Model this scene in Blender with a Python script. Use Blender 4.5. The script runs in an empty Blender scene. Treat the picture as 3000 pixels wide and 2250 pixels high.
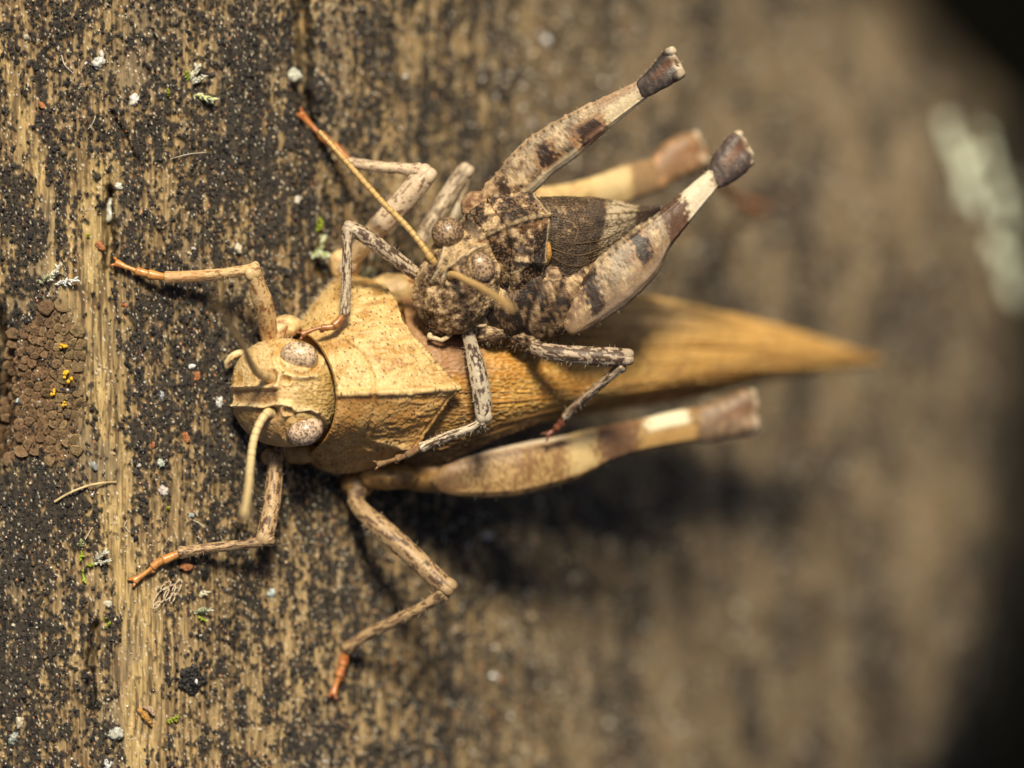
import bpy, math, random
import numpy as np
from mathutils import Vector

# ------------------------------------------------------------------ camera, sky, sun, exposure
MM = 0.001                 # everything is laid out in millimetres, built in metres
D, ZF, PX = 200.0, 1.1, 75.0   # lens to focus plane (mm), height of focus plane (mm), photo pixels per mm there
sc = bpy.context.scene
cam = bpy.data.cameras.new('camera'); camo = bpy.data.objects.new('camera', cam)
sc.collection.objects.link(camo); sc.camera = camo
camo.location = (0, 0, (D+ZF)*MM)
cam.sensor_width = 36; cam.lens = 36*D/(3000/PX)
cam.clip_start = 0.005; cam.clip_end = 20
cam.dof.use_dof = True; cam.dof.focus_distance = D*MM
cam.dof.aperture_fstop = cam.lens/9.6
SUN_DIR = Vector((0.05, 0.57, 0.82)).normalized()
world = bpy.data.worlds.new('World'); sc.world = world; world.use_nodes = True
wn = world.node_tree; bg = wn.nodes['Background']
sky = wn.nodes.new('ShaderNodeTexSky'); sky.sky_type = 'NISHITA'; sky.sun_disc = False; sky.air_density = .8; sky.dust_density = 3.5; sky.ozone_density = .5
sky.sun_elevation = math.asin(SUN_DIR.z); sky.sun_rotation = math.atan2(SUN_DIR.x, SUN_DIR.y)
wn.links.new(sky.outputs[0], bg.inputs[0]); bg.inputs[1].default_value = 0.052
sl = bpy.data.lights.new('sun', 'SUN'); sl.energy = 4.8; sl.angle = math.radians(12); sl.color = (1, 0.885, 0.66)
so = bpy.data.objects.new('sun', sl); sc.collection.objects.link(so)
so.rotation_euler = (-SUN_DIR).to_track_quat('-Z', 'Y').to_euler(); so.location = SUN_DIR*0.3
sc.view_settings.view_transform = 'Standard'; sc.view_settings.look = 'None'
sc.view_settings.exposure = 0.17; sc.view_settings.gamma = 1; sc.view_settings.use_curve_mapping = False

rng = np.random.default_rng(11); random.seed(5)
C = sc.collection
# ------------------------------------------------------------------ maths helpers
def P(px, py, z):
    k = (D+ZF-z)/D/PX
    return np.array([(px-1500)*k, (1125-py)*k, z])
def PXY(V):
    k = D*PX/(D+ZF-V[..., 2])
    return 1500+V[..., 0]*k, 1125-V[..., 1]*k
def nrm(v): return v/np.maximum(np.linalg.norm(v, axis=-1, keepdims=True), 1e-9)
_pr = np.random.default_rng(7)
_G = nrm(_pr.normal(size=(256, 3))); _p = _pr.permutation(256); _PM = np.concatenate([_p, _p])
def perlin(p):
    i = np.floor(p).astype(np.int64); f = p-i; i &= 255
    u = f*f*f*(f*(f*6-15)+10)
    def g(dx, dy, dz):
        h = _PM[_PM[_PM[(i[..., 0]+dx) & 255]+((i[..., 1]+dy) & 255)]+((i[..., 2]+dz) & 255)]
        gr = _G[h]
        return gr[..., 0]*(f[..., 0]-dx)+gr[..., 1]*(f[..., 1]-dy)+gr[..., 2]*(f[..., 2]-dz)
    def L(a, b, t): return a+(b-a)*t
    x, y, z = u[..., 0], u[..., 1], u[..., 2]
    return 1.6*L(L(L(g(0,0,0), g(1,0,0), x), L(g(0,1,0), g(1,1,0), x), y), L(L(g(0,0,1), g(1,0,1), x), L(g(0,1,1), g(1,1,1), x), y), z)
def fbm(p, o=4, gain=.5, seed=0):
    p = p+seed*13.37; s = 0; a = 1.; t = 0
    for k in range(o):
        s = s+a*perlin(p); t += a; a *= gain; p = p*2.03+5.1
    return s/t*1.3
def n3(x, y, z=0.0): return np.stack([x, y, np.zeros_like(x)+z], -1)
_RX = np.random.default_rng(3).random((64, 64, 3))
def worley(x, y, seed=0):
    ix = np.floor(x).astype(int); iy = np.floor(y).astype(int)
    f1 = np.full(x.shape, 9.); f2 = np.full(x.shape, 9.); idv = np.zeros(x.shape)
    for dx in (-1, 0, 1):
        for dy in (-1, 0, 1):
            r = _RX[(ix+dx+seed*7) & 63, (iy+dy+seed*13) & 63]
            d = np.hypot(ix+dx+r[..., 0]-x, iy+dy+r[..., 1]-y)
            near = d < f1
            f2 = np.where(near, f1, np.minimum(f2, d)); idv = np.where(near, r[..., 2], idv); f1 = np.where(near, d, f1)
    return f1, f2, idv
def sm(a, b, x):
    t = np.clip((x-a)/(b-a), 0, 1); return t*t*(3-2*t)
def spline(pts, n, closed=False):
    pts = np.asarray(pts, float); K = len(pts)
    if K == 2: t = np.linspace(0, 1, n)[:, None]; return pts[0]*(1-t)+pts[1]*t
    seg = np.linalg.norm(np.diff(pts[:, :3], axis=0), axis=1)+1e-6
    s = np.concatenate([[0], np.cumsum(seg)])
    m = np.zeros_like(pts)
    m[1:-1] = (pts[2:]-pts[:-2])/(s[2:]-s[:-2])[:, None]
    m[0] = (pts[1]-pts[0])/seg[0]; m[-1] = (pts[-1]-pts[-2])/seg[-1]
    q = np.linspace(0, s[-1], n); j = np.clip(np.searchsorted(s, q, 'right')-1, 0, K-2)
    h = seg[j][:, None]; t = ((q-s[j])/seg[j])[:, None]
    return (2*t**3-3*t*t+1)*pts[j]+(t**3-2*t*t+t)*h*m[j]+(-2*t**3+3*t*t)*pts[j+1]+(t**3-t*t)*h*m[j+1]
def polydist(x, y, poly):
    best = np.full(x.shape, 1e9)
    for a, b in zip(poly[:-1], poly[1:]):
        ax, ay = a[:2]; dx, dy = b[0]-ax, b[1]-ay
        t = np.clip(((x-ax)*dx+(y-ay)*dy)/(dx*dx+dy*dy+1e-9), 0, 1)
        best = np.minimum(best, np.hypot(x-ax-t*dx, y-ay-t*dy))
    return best
def inpoly(x, y, poly):
    c = np.zeros(np.shape(x), bool); n = len(poly)
    for i in range(n):
        x0, y0 = poly[i]; x1, y1 = poly[(i+1) % n]
        k = ((y0 > y) != (y1 > y)) & (x < (x1-x0)*(y-y0)/((y1-y0) if y1 != y0 else 1e-9)+x0)
        c ^= k
    return c
def mix(a, b, t):
    t = np.asarray(t)[..., None]; return np.asarray(a, float)*(1-t)+np.asarray(b, float)*t

# ------------------------------------------------------------------ mesh helpers
BASE = {}
def gridfaces(nu, nv, wrap=False):
    i = np.arange(nu-1)[:, None]; j = np.arange(nv if wrap else nv-1)[None, :]
    j2 = (j+1) % nv
    return np.stack([i*nv+j+0*j2, (i+1)*nv+j, (i+1)*nv+j2, i*nv+j2+0*j], -1).reshape(-1, 4)
def gnormals(V, wrap=False):
    du = np.gradient(V, axis=0)
    if wrap: dv = (np.roll(V, -1, 1)-np.roll(V, 1, 1))/2
    else: dv = np.gradient(V, axis=1)
    return nrm(np.cross(du, dv))
def mesh(name, V, F, col=None, mat=None, base=(0, 0, 0), smooth=True):
    V = np.asarray(V, float).reshape(-1, 3); F = np.asarray(F)
    me = bpy.data.meshes.new(name); k = F.shape[1]
    me.vertices.add(len(V)); me.vertices.foreach_set('co', ((V-np.asarray(base))*MM).astype(np.float32).ravel())
    me.loops.add(F.size); me.loops.foreach_set('vertex_index', F.astype(np.int32).ravel())
    me.polygons.add(len(F)); me.polygons.foreach_set('loop_start', np.arange(0, F.size, k, dtype=np.int32))
    me.update(calc_edges=True)
    me.polygons.foreach_set('use_smooth', np.full(len(F), smooth))
    if col is not None:
        c = np.ones((len(V), 4), np.float32); c[:, :3] = np.asarray(col).reshape(-1, 3) if np.ndim(col) > 1 else col
        at = me.color_attributes.new('Col', 'FLOAT_COLOR', 'POINT'); at.data.foreach_set('color', c.ravel())
    me.validate()
    if mat: me.materials.append(M[mat])
    return me
def obj(name, V, F, col, mat, parent=None, smooth=True, base=None):
    b = BASE[parent.name] if parent else (np.zeros(3) if base is None else np.asarray(base, float))
    o = bpy.data.objects.new(name, mesh(name, V, F, col, mat, b, smooth)); C.objects.link(o)
    if parent: o.parent = parent
    else: o.location = tuple(b*MM)
    BASE[o.name] = b
    return o
def tag(o, label=None, cat=None, group=None, kind=None):
    for k, v in (('label', label), ('category', cat), ('group', group), ('kind', kind)):
        if v: o[k] = v
    return o
def thing(name, label, cat, base, group=None):
    o = bpy.data.objects.new(name, None); C.objects.link(o); o.empty_display_size = .002
    o.location = tuple(np.asarray(base)*MM); BASE[o.name] = np.asarray(base, float)
    return tag(o, label, cat, group)
def part(name, parent):
    o = bpy.data.objects.new(name, None); C.objects.link(o); o.parent = parent; o.empty_display_size = .001
    BASE[o.name] = BASE[parent.name]; return o
def join(lst):
    Vs, Fs, Cs, n = [], [], [], 0
    for V, F, c in lst:
        V = np.asarray(V).reshape(-1, 3); Vs.append(V); Fs.append(np.asarray(F)+n)
        Cs.append(np.broadcast_to(np.asarray(c, float).reshape(-1, 3), V.shape)); n += len(V)
    return np.concatenate(Vs), np.concatenate(Fs), np.concatenate(Cs)

# limb: smooth tube along pixel-space points (px, py, z, width_px); returns grid, t, theta
def limb(pts, n=110, m=24, flat=.85, ridge=0.0, cap=.5, prof=None, world=False, nr=4):
    pts = np.asarray(pts, float)
    W = pts.copy()
    if not world:
        for k, p in enumerate(pts): W[k, :3] = P(p[0], p[1], p[2])
        W[:, 3] /= PX
    S = spline(W, n); c = S[:, :3]; w = np.maximum(S[:, 3], .004)/2
    T = nrm(np.gradient(c, axis=0))
    B = np.cross(np.array([0, 0, 1.]), T); bad = np.linalg.norm(B, axis=1) < .05
    B[bad] = [1, 0, 0]; B = nrm(B); N = np.cross(T, B)
    t = np.linspace(0, 1, n)
    if prof is not None: w = w*prof(t)
    a = np.linspace(math.pi/2, 0, 6)[:-1]
    c = np.concatenate([c[0]-T[0]*(w[0]*cap*np.sin(a))[:, None], c, c[-1]+T[-1]*(w[-1]*cap*np.sin(a[::-1]))[:, None]])
    sc_ = np.concatenate([np.cos(a), np.ones(n), np.cos(a[::-1])]); sc_ = np.maximum(sc_, .03)
    w = np.concatenate([np.full(5, w[0]), w, np.full(5, w[-1])])*sc_
    T, B, N = [np.concatenate([np.repeat(x[:1], 5, 0), x, np.repeat(x[-1:], 5, 0)]) for x in (T, B, N)]
    t = np.concatenate([np.zeros(5), t, np.ones(5)])
    th = np.linspace(0, 2*math.pi, m, endpoint=False)
    r = 1+ridge*np.cos(nr*th)
    V = c[:, None]+B[:, None]*(w[:, None]*np.cos(th)*r)[..., None]+N[:, None]*(flat*w[:, None]*np.sin(th)*r)[..., None]
    return V, np.broadcast_to(t[:, None], V.shape[:2]), np.broadcast_to(th[None], V.shape[:2])
# flat limb from an upper and a lower outline (px, py), with z along it and a thickness ratio
def blade(top, bot, zs, n=170, m=40, thick=.55, ex=.85, capn=7):
    top = np.asarray(top, float); bot = np.asarray(bot, float); zs = np.asarray(zs, float)
    u = np.linspace(0, 1, n)
    tt = spline(top, n); bb = spline(bot, n); z = np.interp(u, np.linspace(0, 1, len(zs)), zs)
    A = np.array([P(tt[i, 0], tt[i, 1], z[i]) for i in range(n)]); Bq = np.array([P(bb[i, 0], bb[i, 1], z[i]) for i in range(n)])
    c = (A+Bq)/2; h = (A-Bq)/2
    T = nrm(np.gradient(c, axis=0)); hn = np.linalg.norm(h, axis=1)
    Nn = nrm(np.cross(h, T)); Nn *= np.sign(Nn[:, 2:3])
    s = np.minimum(1, np.sqrt(np.clip(1-((np.maximum(0, .05-u))/.05)**2, 0.001, 1)))*np.sqrt(np.clip(1-((np.maximum(0, u-.975))/.025)**2, .001, 1))
    th = np.linspace(0, 2*math.pi, m, endpoint=False)
    cs, sn = np.sign(np.cos(th))*np.abs(np.cos(th))**ex, np.sign(np.sin(th))*np.abs(np.sin(th))**ex
    V = c[:, None]+h[:, None]*(s[:, None]*cs)[..., None]+Nn[:, None]*(thick*(hn*s)[:, None]*sn)[..., None]
    return V, np.broadcast_to(u[:, None], V.shape[:2]), np.broadcast_to(th[None], V.shape[:2])
# surface skinned across polylines of (px, py, z)
def skin(lines, nu, nv, sharp=()):
    L = np.stack([spline([P(*p) for p in ln], nu) for ln in lines])       # lines x nu x 3
    K = len(lines); out = []
    wts = [np.mean(np.linalg.norm(L[k+1]-L[k], axis=1)) for k in range(K-1)]
    s = np.concatenate([[0], np.cumsum(wts)]); q = np.linspace(0, s[-1], nv)
    V = np.zeros((nu, nv, 3))
    m = np.zeros_like(L)
    for k in range(1, K-1): m[k] = (L[k+1]-L[k-1])/(s[k+1]-s[k-1])
    m[0] = (L[1]-L[0])/wts[0]; m[-1] = (L[-1]-L[-2])/wts[-1]
    j = np.clip(np.searchsorted(s, q, 'right')-1, 0, K-2)
    for i, (jj, qq) in enumerate(zip(j, q)):
        h = wts[jj]; t = (qq-s[jj])/h
        m0 = (L[jj+1]-L[jj])/h if jj in sharp else m[jj]; m1 = (L[jj+1]-L[jj])/h if jj+1 in sharp else m[jj+1]
        V[:, i] = (2*t**3-3*t*t+1)*L[jj]+(t**3-2*t*t+t)*h*m0+(-2*t**3+3*t*t)*L[jj+1]+(t**3-t*t)*h*m1
    return V, s/s[-1]
def upfix(V, wrap=False):
    N = gnormals(V, wrap)
    return N if N[..., 2].mean() > 0 else -N
def outn(V):                      # outward normals of a closed tube grid
    N = gnormals(V, True); c = V.mean(1, keepdims=True)
    return N if ((V-c)*N).sum() > 0 else -N
def zat(V, px, py):
    V = V.reshape(-1, 3); X, Y = PXY(V); d = (X-px)**2+(Y-py)**2
    k = np.argsort(d)[:24]; k = k[d[k] < max(36, 3*d[k[0]])]
    return V[k, 2].max()
def ellipsoid(c, ax, r, nu=60, nv=60, ex=2.0, pole=1):
    a = np.linspace(0.001, math.pi-.001, nu); b = np.linspace(0, 2*math.pi, nv, endpoint=False)
    p = np.cos(a)[:, None]+0*b; q = np.sin(a)[:, None]*np.cos(b); w = np.sin(a)[:, None]*np.sin(b)
    d = [None]*3; d[pole] = p; d[(pole+1) % 3] = q; d[(pole+2) % 3] = w
    d = np.stack(d, -1); d = d/((np.abs(d)**ex).sum(-1, keepdims=True)**(1/ex))
    Lc = d*np.asarray(r)
    V = np.asarray(c)+Lc[..., :1]*ax[0]+Lc[..., 1:2]*ax[1]+Lc[..., 2:3]*ax[2]
    return V, Lc
def frame(f, u):
    u = nrm(np.asarray(u, float)); f = np.asarray(f, float); f = nrm(f-u*(f@u)); return np.array([f, np.cross(u, f), u])
def cones(lst):                   # hairs and spines: (base, tip, radius)
    n = len(lst); b = np.array([l[0] for l in lst]); t = np.array([l[1] for l in lst]); r = np.array([l[2] for l in lst])[:, None]
    T = nrm(t-b); a = nrm(np.cross(T, np.where(np.abs(T[:, 2:3]) > .9, [[1., 0, 0]], [[0, 0, 1.]]))); c = np.cross(T, a)
    V = np.stack([b+a*r, b-.5*a*r+.87*c*r, b-.5*a*r-.87*c*r, t], 1).reshape(-1, 3)
    o = np.arange(n)[:, None]*4
    F = np.concatenate([o+[0, 1, 3], o+[1, 2, 3], o+[2, 0, 3]])
    return V, F

# ------------------------------------------------------------------ materials
M = {}
def material(name, rough=.5, bump=0.0, bscale=20., var=.15, spec=.5, sss=0., coat=0., trans=0., stretch=(1, 1, 1), sheen=0.):
    m = bpy.data.materials.new(name); m.use_nodes = True; nt = m.node_tree; b = nt.nodes['Principled BSDF']
    at = nt.nodes.new('ShaderNodeAttribute'); at.attribute_name = 'Col'
    tc = nt.nodes.new('ShaderNodeTexCoord'); mp = nt.nodes.new('ShaderNodeMapping')
    mp.inputs['Scale'].default_value = [1000*s for s in stretch]
    nt.links.new(tc.outputs['Object'], mp.inputs[0])
    nz = nt.nodes.new('ShaderNodeTexNoise'); nz.inputs['Scale'].default_value = bscale; nz.inputs['Detail'].default_value = 4
    nt.links.new(mp.outputs[0], nz.inputs['Vector'])
    mr = nt.nodes.new('ShaderNodeMapRange'); mr.inputs[1].default_value = .25; mr.inputs[2].default_value = .75
    mr.inputs[3].default_value = 1-var; mr.inputs[4].default_value = 1+var
    nt.links.new(nz.outputs[0], mr.inputs[0])
    mx = nt.nodes.new('ShaderNodeVectorMath'); mx.operation = 'SCALE'
    nt.links.new(at.outputs['Color'], mx.inputs[0]); nt.links.new(mr.outputs[0], mx.inputs['Scale'])
    nt.links.new(mx.outputs[0], b.inputs['Base Color'])
    b.inputs['Roughness'].default_value = rough; b.inputs['Specular IOR Level'].default_value = spec
    if sss:
        b.inputs['Subsurface Weight'].default_value = sss; b.inputs['Subsurface Radius'].default_value = (1, .55, .25)
        b.inputs['Subsurface Scale'].default_value = .35*MM
    if coat: b.inputs['Coat Weight'].default_value = coat; b.inputs['Coat Roughness'].default_value = .12
    if trans: b.inputs['Transmission Weight'].default_value = trans; b.inputs['IOR'].default_value = 1.45
    if bump:
        bp = nt.nodes.new('ShaderNodeBump'); bp.inputs['Strength'].default_value = 1; bp.inputs['Distance'].default_value = bump*MM
        nt.links.new(nz.outputs[0], bp.inputs['Height']); nt.links.new(bp.outputs[0], b.inputs['Normal'])
    M[name] = m; return m
material('cuticle_tan', .42, .03, 9, .10, .45, sss=.15)
material('cuticle_mottled', .55, .05, 11, .18, .35)
material('leg_cuticle', .45, .02, 14, .14, .45, sss=.08)
material('compound_eye', .36, .006, 30, .06, .5, coat=.12)
material('tarsus_amber', .3, .01, 10, .1, .5, sss=.3)
material('tegmen', .45, .02, 10, .12, .4, sss=.1)
material('antenna_cuticle', .4, .01, 12, .1, .45, sss=.2)
material('hair', .4, 0, 5, .1, .5)
material('weathered_wood', .8, .05, 7, .3, .2, stretch=(1, .22, 1))
material('black_crust', .6, .03, 14, .35, .45)
material('mineral', .22, .02, 6, .12, .55, trans=.25)
material('moss', .6, .02, 9, .25, .3, sss=.2)
material('lichen', .75, .07, 11, .45, .25)
material('dark_soil', 1, .05, .4, .3, 0)  # for the ground sheet: deep shade put into a near-black colour

# ------------------------------------------------------------------ the weathered log
_wx = np.array([-900, -400, 0, 300, 600, 850, 1100, 1500, 2000, 2400, 2650, 2800, 2900, 2960, 2990, 3010, 3030, 3600])
_wz = np.array([-1.5, -.3, .25, .35, -.35, -1.7, -3.8, -9.4, -18.6, -26.4, -31.4, -34.5, -37.5, -41.5, -48, -78, -148, -150.])
_ey = np.array([-600, 0, 200, 350, 500, 700, 900, 1100, 1500, 1800, 2100, 2250, 2900]); _ex = np.array([2250, 2560, 2740, 2890, 2960, 3000, 3000, 2990, 2975, 2935, 2850, 2790, 2500])
def wood_base(px, py):                         # depth profile of the log, by photo column
    sh = (3000-np.interp(py, _ey, _ex))*sm(1900, 2700, px)
    return np.interp(px+sh, _wx, _wz)
_tx = np.linspace(-900, 3600, 2000); _tz = np.interp(_tx, _wx, _wz)
for _ in range(3): _tz = np.where(_tx < 2750, np.convolve(np.pad(_tz, 30, 'edge'), np.ones(61)/61, 'valid'), np.convolve(np.pad(_tz, 6, 'edge'), np.ones(13)/13, 'valid'))
_wx, _wz = _tx, _tz
STRIPE = [(310, 500), (262, 760), (285, 950), (300, 1150), (320, 1400), (345, 1600), (430, 1830), (400, 2050), (430, 2400)]
LP = [(127, 898), (181, 895), (200, 930), (222, 960), (228, 1030), (236, 1090), (224, 1130), (232, 1200), (225, 1280), (215, 1340), (160, 1350), (110, 1310), (70, 1320), (40, 1345), (-40, 1350), (-40, 1290), (4, 1250), (22, 1200), (14, 1150), (24, 1100), (30, 1040), (44, 980), (90, 950)]
STRIPE2 = [(-30, 60), (60, 330), (110, 500), (160, 650), (150, 800)]
CRACKS = [([(884, -200), (880, 60), (893, 170), (880, 260), (905, 350)], 22, 1.6), ([(322, 560), (318, 640), (326, 720), (318, 790)], 13, .9),
          ([(940, 740), (935, 820), (950, 900)], 18, .8), ([(700, 1560), (690, 1640)], 8, .3), ([(280, 1830), (262, 1950), (275, 2080)], 11, .7),
          ([(-30, 900), (10, 1020), (16, 1150), (2, 1290), (-40, 1400)], 26, 2.2), ([(560, 2100), (575, 2300)], 8, .3), ([(330, 330), (400, 470)], 7, .3)]
def wood_fields(px, py):
    x = px/PX; y = py/PX
    wx = x+.25*fbm(n3(x*.25, y*.12), 3, seed=2)
    z = wood_base(px, py)
    left = 1-sm(1000, 1700, px)
    big = fbm(n3(wx*.9, y*.16), 3, seed=4)
    fib = fbm(n3(wx*4.2, y*.22), 3, seed=5); fin = fbm(n3(wx*13, y*.8), 3, seed=6)
    st = np.exp(-(polydist(px, py, STRIPE)/62)**2); st2 = np.exp(-(polydist(px, py, STRIPE2)/20)**2)
    cm = .55*fbm(n3(x*.5, y*.33), 3, seed=8)+.75*fbm(n3(wx*1.9, y*1.2), 3, seed=9)+1.0*fbm(n3(wx*5.5, y*4.0), 3, seed=10)+.35*fbm(n3(x*17, y*13), 2, seed=11)-.35*fib
    cm = cm-.85*st-.7*st2+.15
    cm = cm+.4*np.exp(-(np.hypot(px-80, py-1480)/160)**2)+.4*np.exp(-(np.hypot(px-230, py-620)/160)**2)+.4*np.exp(-((px-60)/140)**2-((py-1900)/400)**2)
    cm = cm+.45*np.exp(-((px-760)/150)**2-((py-450)/250)**2)+.4*np.exp(-((px-560)/160)**2-((py-1150)/220)**2)-.35*np.exp(-((px-560)/200)**2-((py-1950)/260)**2)
    crust = sm(-.10, .24, cm)*.97
    f1, f2, idv = worley(x*7.5, y*7.5)
    gran = np.clip(1-f1*1.15, 0, 1)
    z = z+.26*big+.15*fib+.05*fin+.10*st+.05*st2
    z = z+crust*(.06+.10*gran+.05*fbm(n3(x*3, y*3), 3, seed=12))
    for pl, w, dep in CRACKS:
        z = z-dep*np.exp(-(polydist(px+6*fbm(n3(x*2, y*2), 2, seed=14), py, pl)/w)**2)
    return z, crust, fib, fin, gran, st, st2, idv
def build_wood():
    xs = np.concatenate([np.arange(-260, 1450, 3.2), np.arange(1450, 2000, 7), np.arange(2000, 3200, 10)])
    ys = np.arange(-300, 2560, 5.4)
    PX_, PY_ = np.meshgrid(xs, ys, indexing='ij')
    z, crust, fib, fin, gran, st, st2, idv = wood_fields(PX_, PY_)
    k = (D+ZF-z)/D/PX
    V = np.stack([(PX_-1500)*k, (1125-PY_)*k, z], -1)
    x, y = PX_/PX, PY_/PX
    tone = fbm(n3(x*.5, y*.15), 3, seed=20)
    c = mix((.15, .10, .05), (.37, .265, .135), sm(-.5, .6, fin+.5*fib+.5*tone))
    c = mix(c, (.10, .068, .04), sm(.1, .6, -fib+.3*tone-.4*fin)*.85)
    c = mix(c, (.52, .38, .165), .65*np.clip(st+st2, 0, 1)*sm(-.5, .3, fin+fib))
    c = mix(c, (.155, .125, .09), .55*sm(.0, .5, fbm(n3(x*.35, y*.2), 2, seed=22)))
    c = mix(c, (.05, .04, .03), .7*sm(.35, .6, fbm(n3(x*9, y*5), 2, seed=23)))
    inl = inpoly(PX_, PY_, LP)*1.0
    c = mix(c, (.13, .078, .042), inl*.9)
    dark = mix((.014, .014, .016), (.045, .039, .034), idv)
    c = mix(c, dark, crust*.96*(1-inl))
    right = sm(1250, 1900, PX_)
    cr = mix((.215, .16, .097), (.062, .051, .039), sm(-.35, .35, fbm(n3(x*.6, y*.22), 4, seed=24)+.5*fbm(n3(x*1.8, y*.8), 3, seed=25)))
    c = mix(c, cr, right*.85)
    f1, f2, i2 = worley(x*9, y*9, 3)
    sp = (f1 < .22) & (i2 > .80)
    c = np.where(sp[..., None], mix((.62, .55, .42), (.55, .27, .13), (i2 > .96)*1.), c)
    o = obj('wood_surface', V, gridfaces(len(xs), len(ys)), c, 'weathered_wood')
    tag(o, kind='structure'); return o
build_wood()
g = 400.
bgV = np.array([[-g, -g, -140], [g, -g, -140], [g, g, -140], [-g, g, -140]])
tag(obj('ground', bgV, np.array([[0, 1, 2, 3]]), (.003, .003, .0025), 'dark_soil'), kind='structure')  # sheet added below the log; its near-black colour stands in for deep shade
def wz(px, py):
    return float(wood_fields(np.array([float(px)]), np.array([float(py)]))[0][0])

# ------------------------------------------------------------------ insect building blocks
TAN, TAN_L, TAN_D = (.50, .285, .088), (.72, .515, .25), (.22, .10, .03)
BRN, BLK, PALE, GREY = (.115, .07, .042), (.022, .018, .017), (.60, .49, .34), (.33, .26, .19)
MD, MM_, ML_ = (.022, .014, .010), (.19, .112, .058), (.66, .47, .26)
def mottle(V, s=1.0, seed=0, dark=0.0, light=0.0):
    a = fbm(V*.9*s, 4, seed=seed); b = fbm(V*3.2*s, 3, seed=seed+1); e = fbm(V*11*s, 2, seed=seed+2)
    c = mix(MM_, ML_, sm(-.1, .5, .7*a+.6*b+.6*e+light)); c = mix(c, MD, sm(.02, .32, -.7*a-.5*b+.7*e+dark))
    return c
def spots(X, Y, cell, rad, keep, seed):       # little raised dark tubercles laid out by photo position
    f1, f2, i = worley(X/cell, Y/cell, seed)
    return sm(rad, rad*.45, f1*cell)*(i > keep)
def leg_color(V, t, th, base, spot, amt, seed, bands=()):
    L = V.reshape(-1, 3)
    ax = np.concatenate([[0], np.cumsum(np.linalg.norm(np.diff(V.mean(1), axis=0), axis=1))])[:, None]+0*th
    q = np.stack([ax*1.25, np.cos(th)*1.5, np.sin(th)*1.5], -1)
    f = fbm(q*1.6, 3, seed=seed); g = fbm(q*4.5, 2, seed=seed+3)
    c = mix(base, np.array(base)*1.3, sm(-.2, .6, g))
    c = mix(c, spot, sm(.25-amt, .38-amt, f+.35*g))
    c = mix(c, np.array(spot)*.6, sm(.28, .4, g-.1+amt*.5)*min(1, amt*2.2))
    for b0, b1, bc, s in bands: c = mix(c, bc, sm(b0-.02, b0+.02, t+.02*g)*sm(b1+.02, b1-.02, t+.02*g)*s)
    return c
def hairs_on(V, N, n, ln, r, seed, only=None, lean=None):
    R = np.random.default_rng(seed); v = V.reshape(-1, 3); nn = N.reshape(-1, 3)
    idx = np.arange(len(v)) if only is None else np.flatnonzero(only.ravel())
    if len(idx) == 0: return []
    idx = R.choice(idx, n); out = []
    for k in idx:
        d = nn[k]+R.normal(size=3)*.25
        if lean is not None: d = d+np.asarray(lean)
        d = d/np.linalg.norm(d); l = ln*R.uniform(.5, 1.2)
        out.append((v[k]-nn[k]*.01, v[k]+d*l, r))
    return out
def hair_part(lst, parent, col, name='fine_hairs'):
    V, F = cones(lst); o = obj(name, V, F, col, 'hair', parent, smooth=False); tag(o, kind='stuff'); return o
def rim(V): return np.abs(V)
def segment(name, pts, base, spot, amt, seed, parent, mat='leg_cuticle', bands=(), flat=.85, ridge=.05, n=120, m=36, cap=.5, hair=0, hl=.2, hcol=(.6, .5, .38), prof=None):
    V, t, th = limb(pts, n, m, flat, ridge, cap, prof)
    N = outn(V)
    V = V+N*(.012*fbm(V*4, 2, seed=seed))[..., None]
    o = obj(name, V, gridfaces(V.shape[0], V.shape[1], True), leg_color(V, t, th, base, spot, amt, seed, bands), mat, parent)
    hs = []
    if hair:
        hs = hairs_on(V, N, hair, hl, .009, seed, (np.abs(N[..., 2]) < .75))
    return o, V, hs
def tarsus(pts, parent, seed, cols=((.52, .22, .05), (.40, .13, .03)), w=1.0):
    # three jointed pads plus two claws, as one foot
    pts = np.asarray(pts, float); K = spline(pts, 60)
    cuts = [(0, 20), (18, 36), (34, 59)]; lst = []
    for k, (a, b) in enumerate(cuts):
        q = K[a:b+1]; prof = (lambda t: .8+.35*t**2) if k < 2 else (lambda t: .62+.5*t**3)
        V, t, th = limb(q[::4], 22, 14, .9, 0, .6, prof)
        g = fbm(V*5, 2, seed=seed+k)
        lst.append((V, gridfaces(V.shape[0], 14, True), mix(cols[0], cols[1], sm(-.3, .5, g)).reshape(-1, 3)))
        if k < 2:        # pulvillus under each short joint
            e = q[-1]; p = P(e[0]+6*(k-.5), e[1]+8, e[2]-.08)
            V2, _ = ellipsoid(p, np.eye(3), np.array([.13, .11, .10])*w, 10, 12)
            lst.append((V2, gridfaces(10, 12, True), cols[1]))
    o = obj('tarsus', *join(lst), 'tarsus_amber', parent)
    e, d = K[-1], nrm(K[-1, :2]-K[-8, :2]); s = np.array([-d[1], d[0]]); lst = []
    for sg in (-1, 1):
        a = [(e[0]+sg*s[0]*5, e[1]+sg*s[1]*5, e[2], 9*w), (e[0]+d[0]*9+sg*s[0]*11, e[1]+d[1]*9+sg*s[1]*11, e[2]+.05, 8*w), (e[0]+d[0]*17+sg*s[0]*13, e[1]+d[1]*17+sg*s[1]*13, e[2]-.12, 2)]
        V, t, th = limb(a, 12, 8, 1, 0); lst.append((V, gridfaces(V.shape[0], 8, True), mix(cols[1], (.05, .02, .01), sm(.5, 1, t)).reshape(-1, 3)))
    obj('claw', *join(lst), 'tarsus_amber', parent)
    return o
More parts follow.
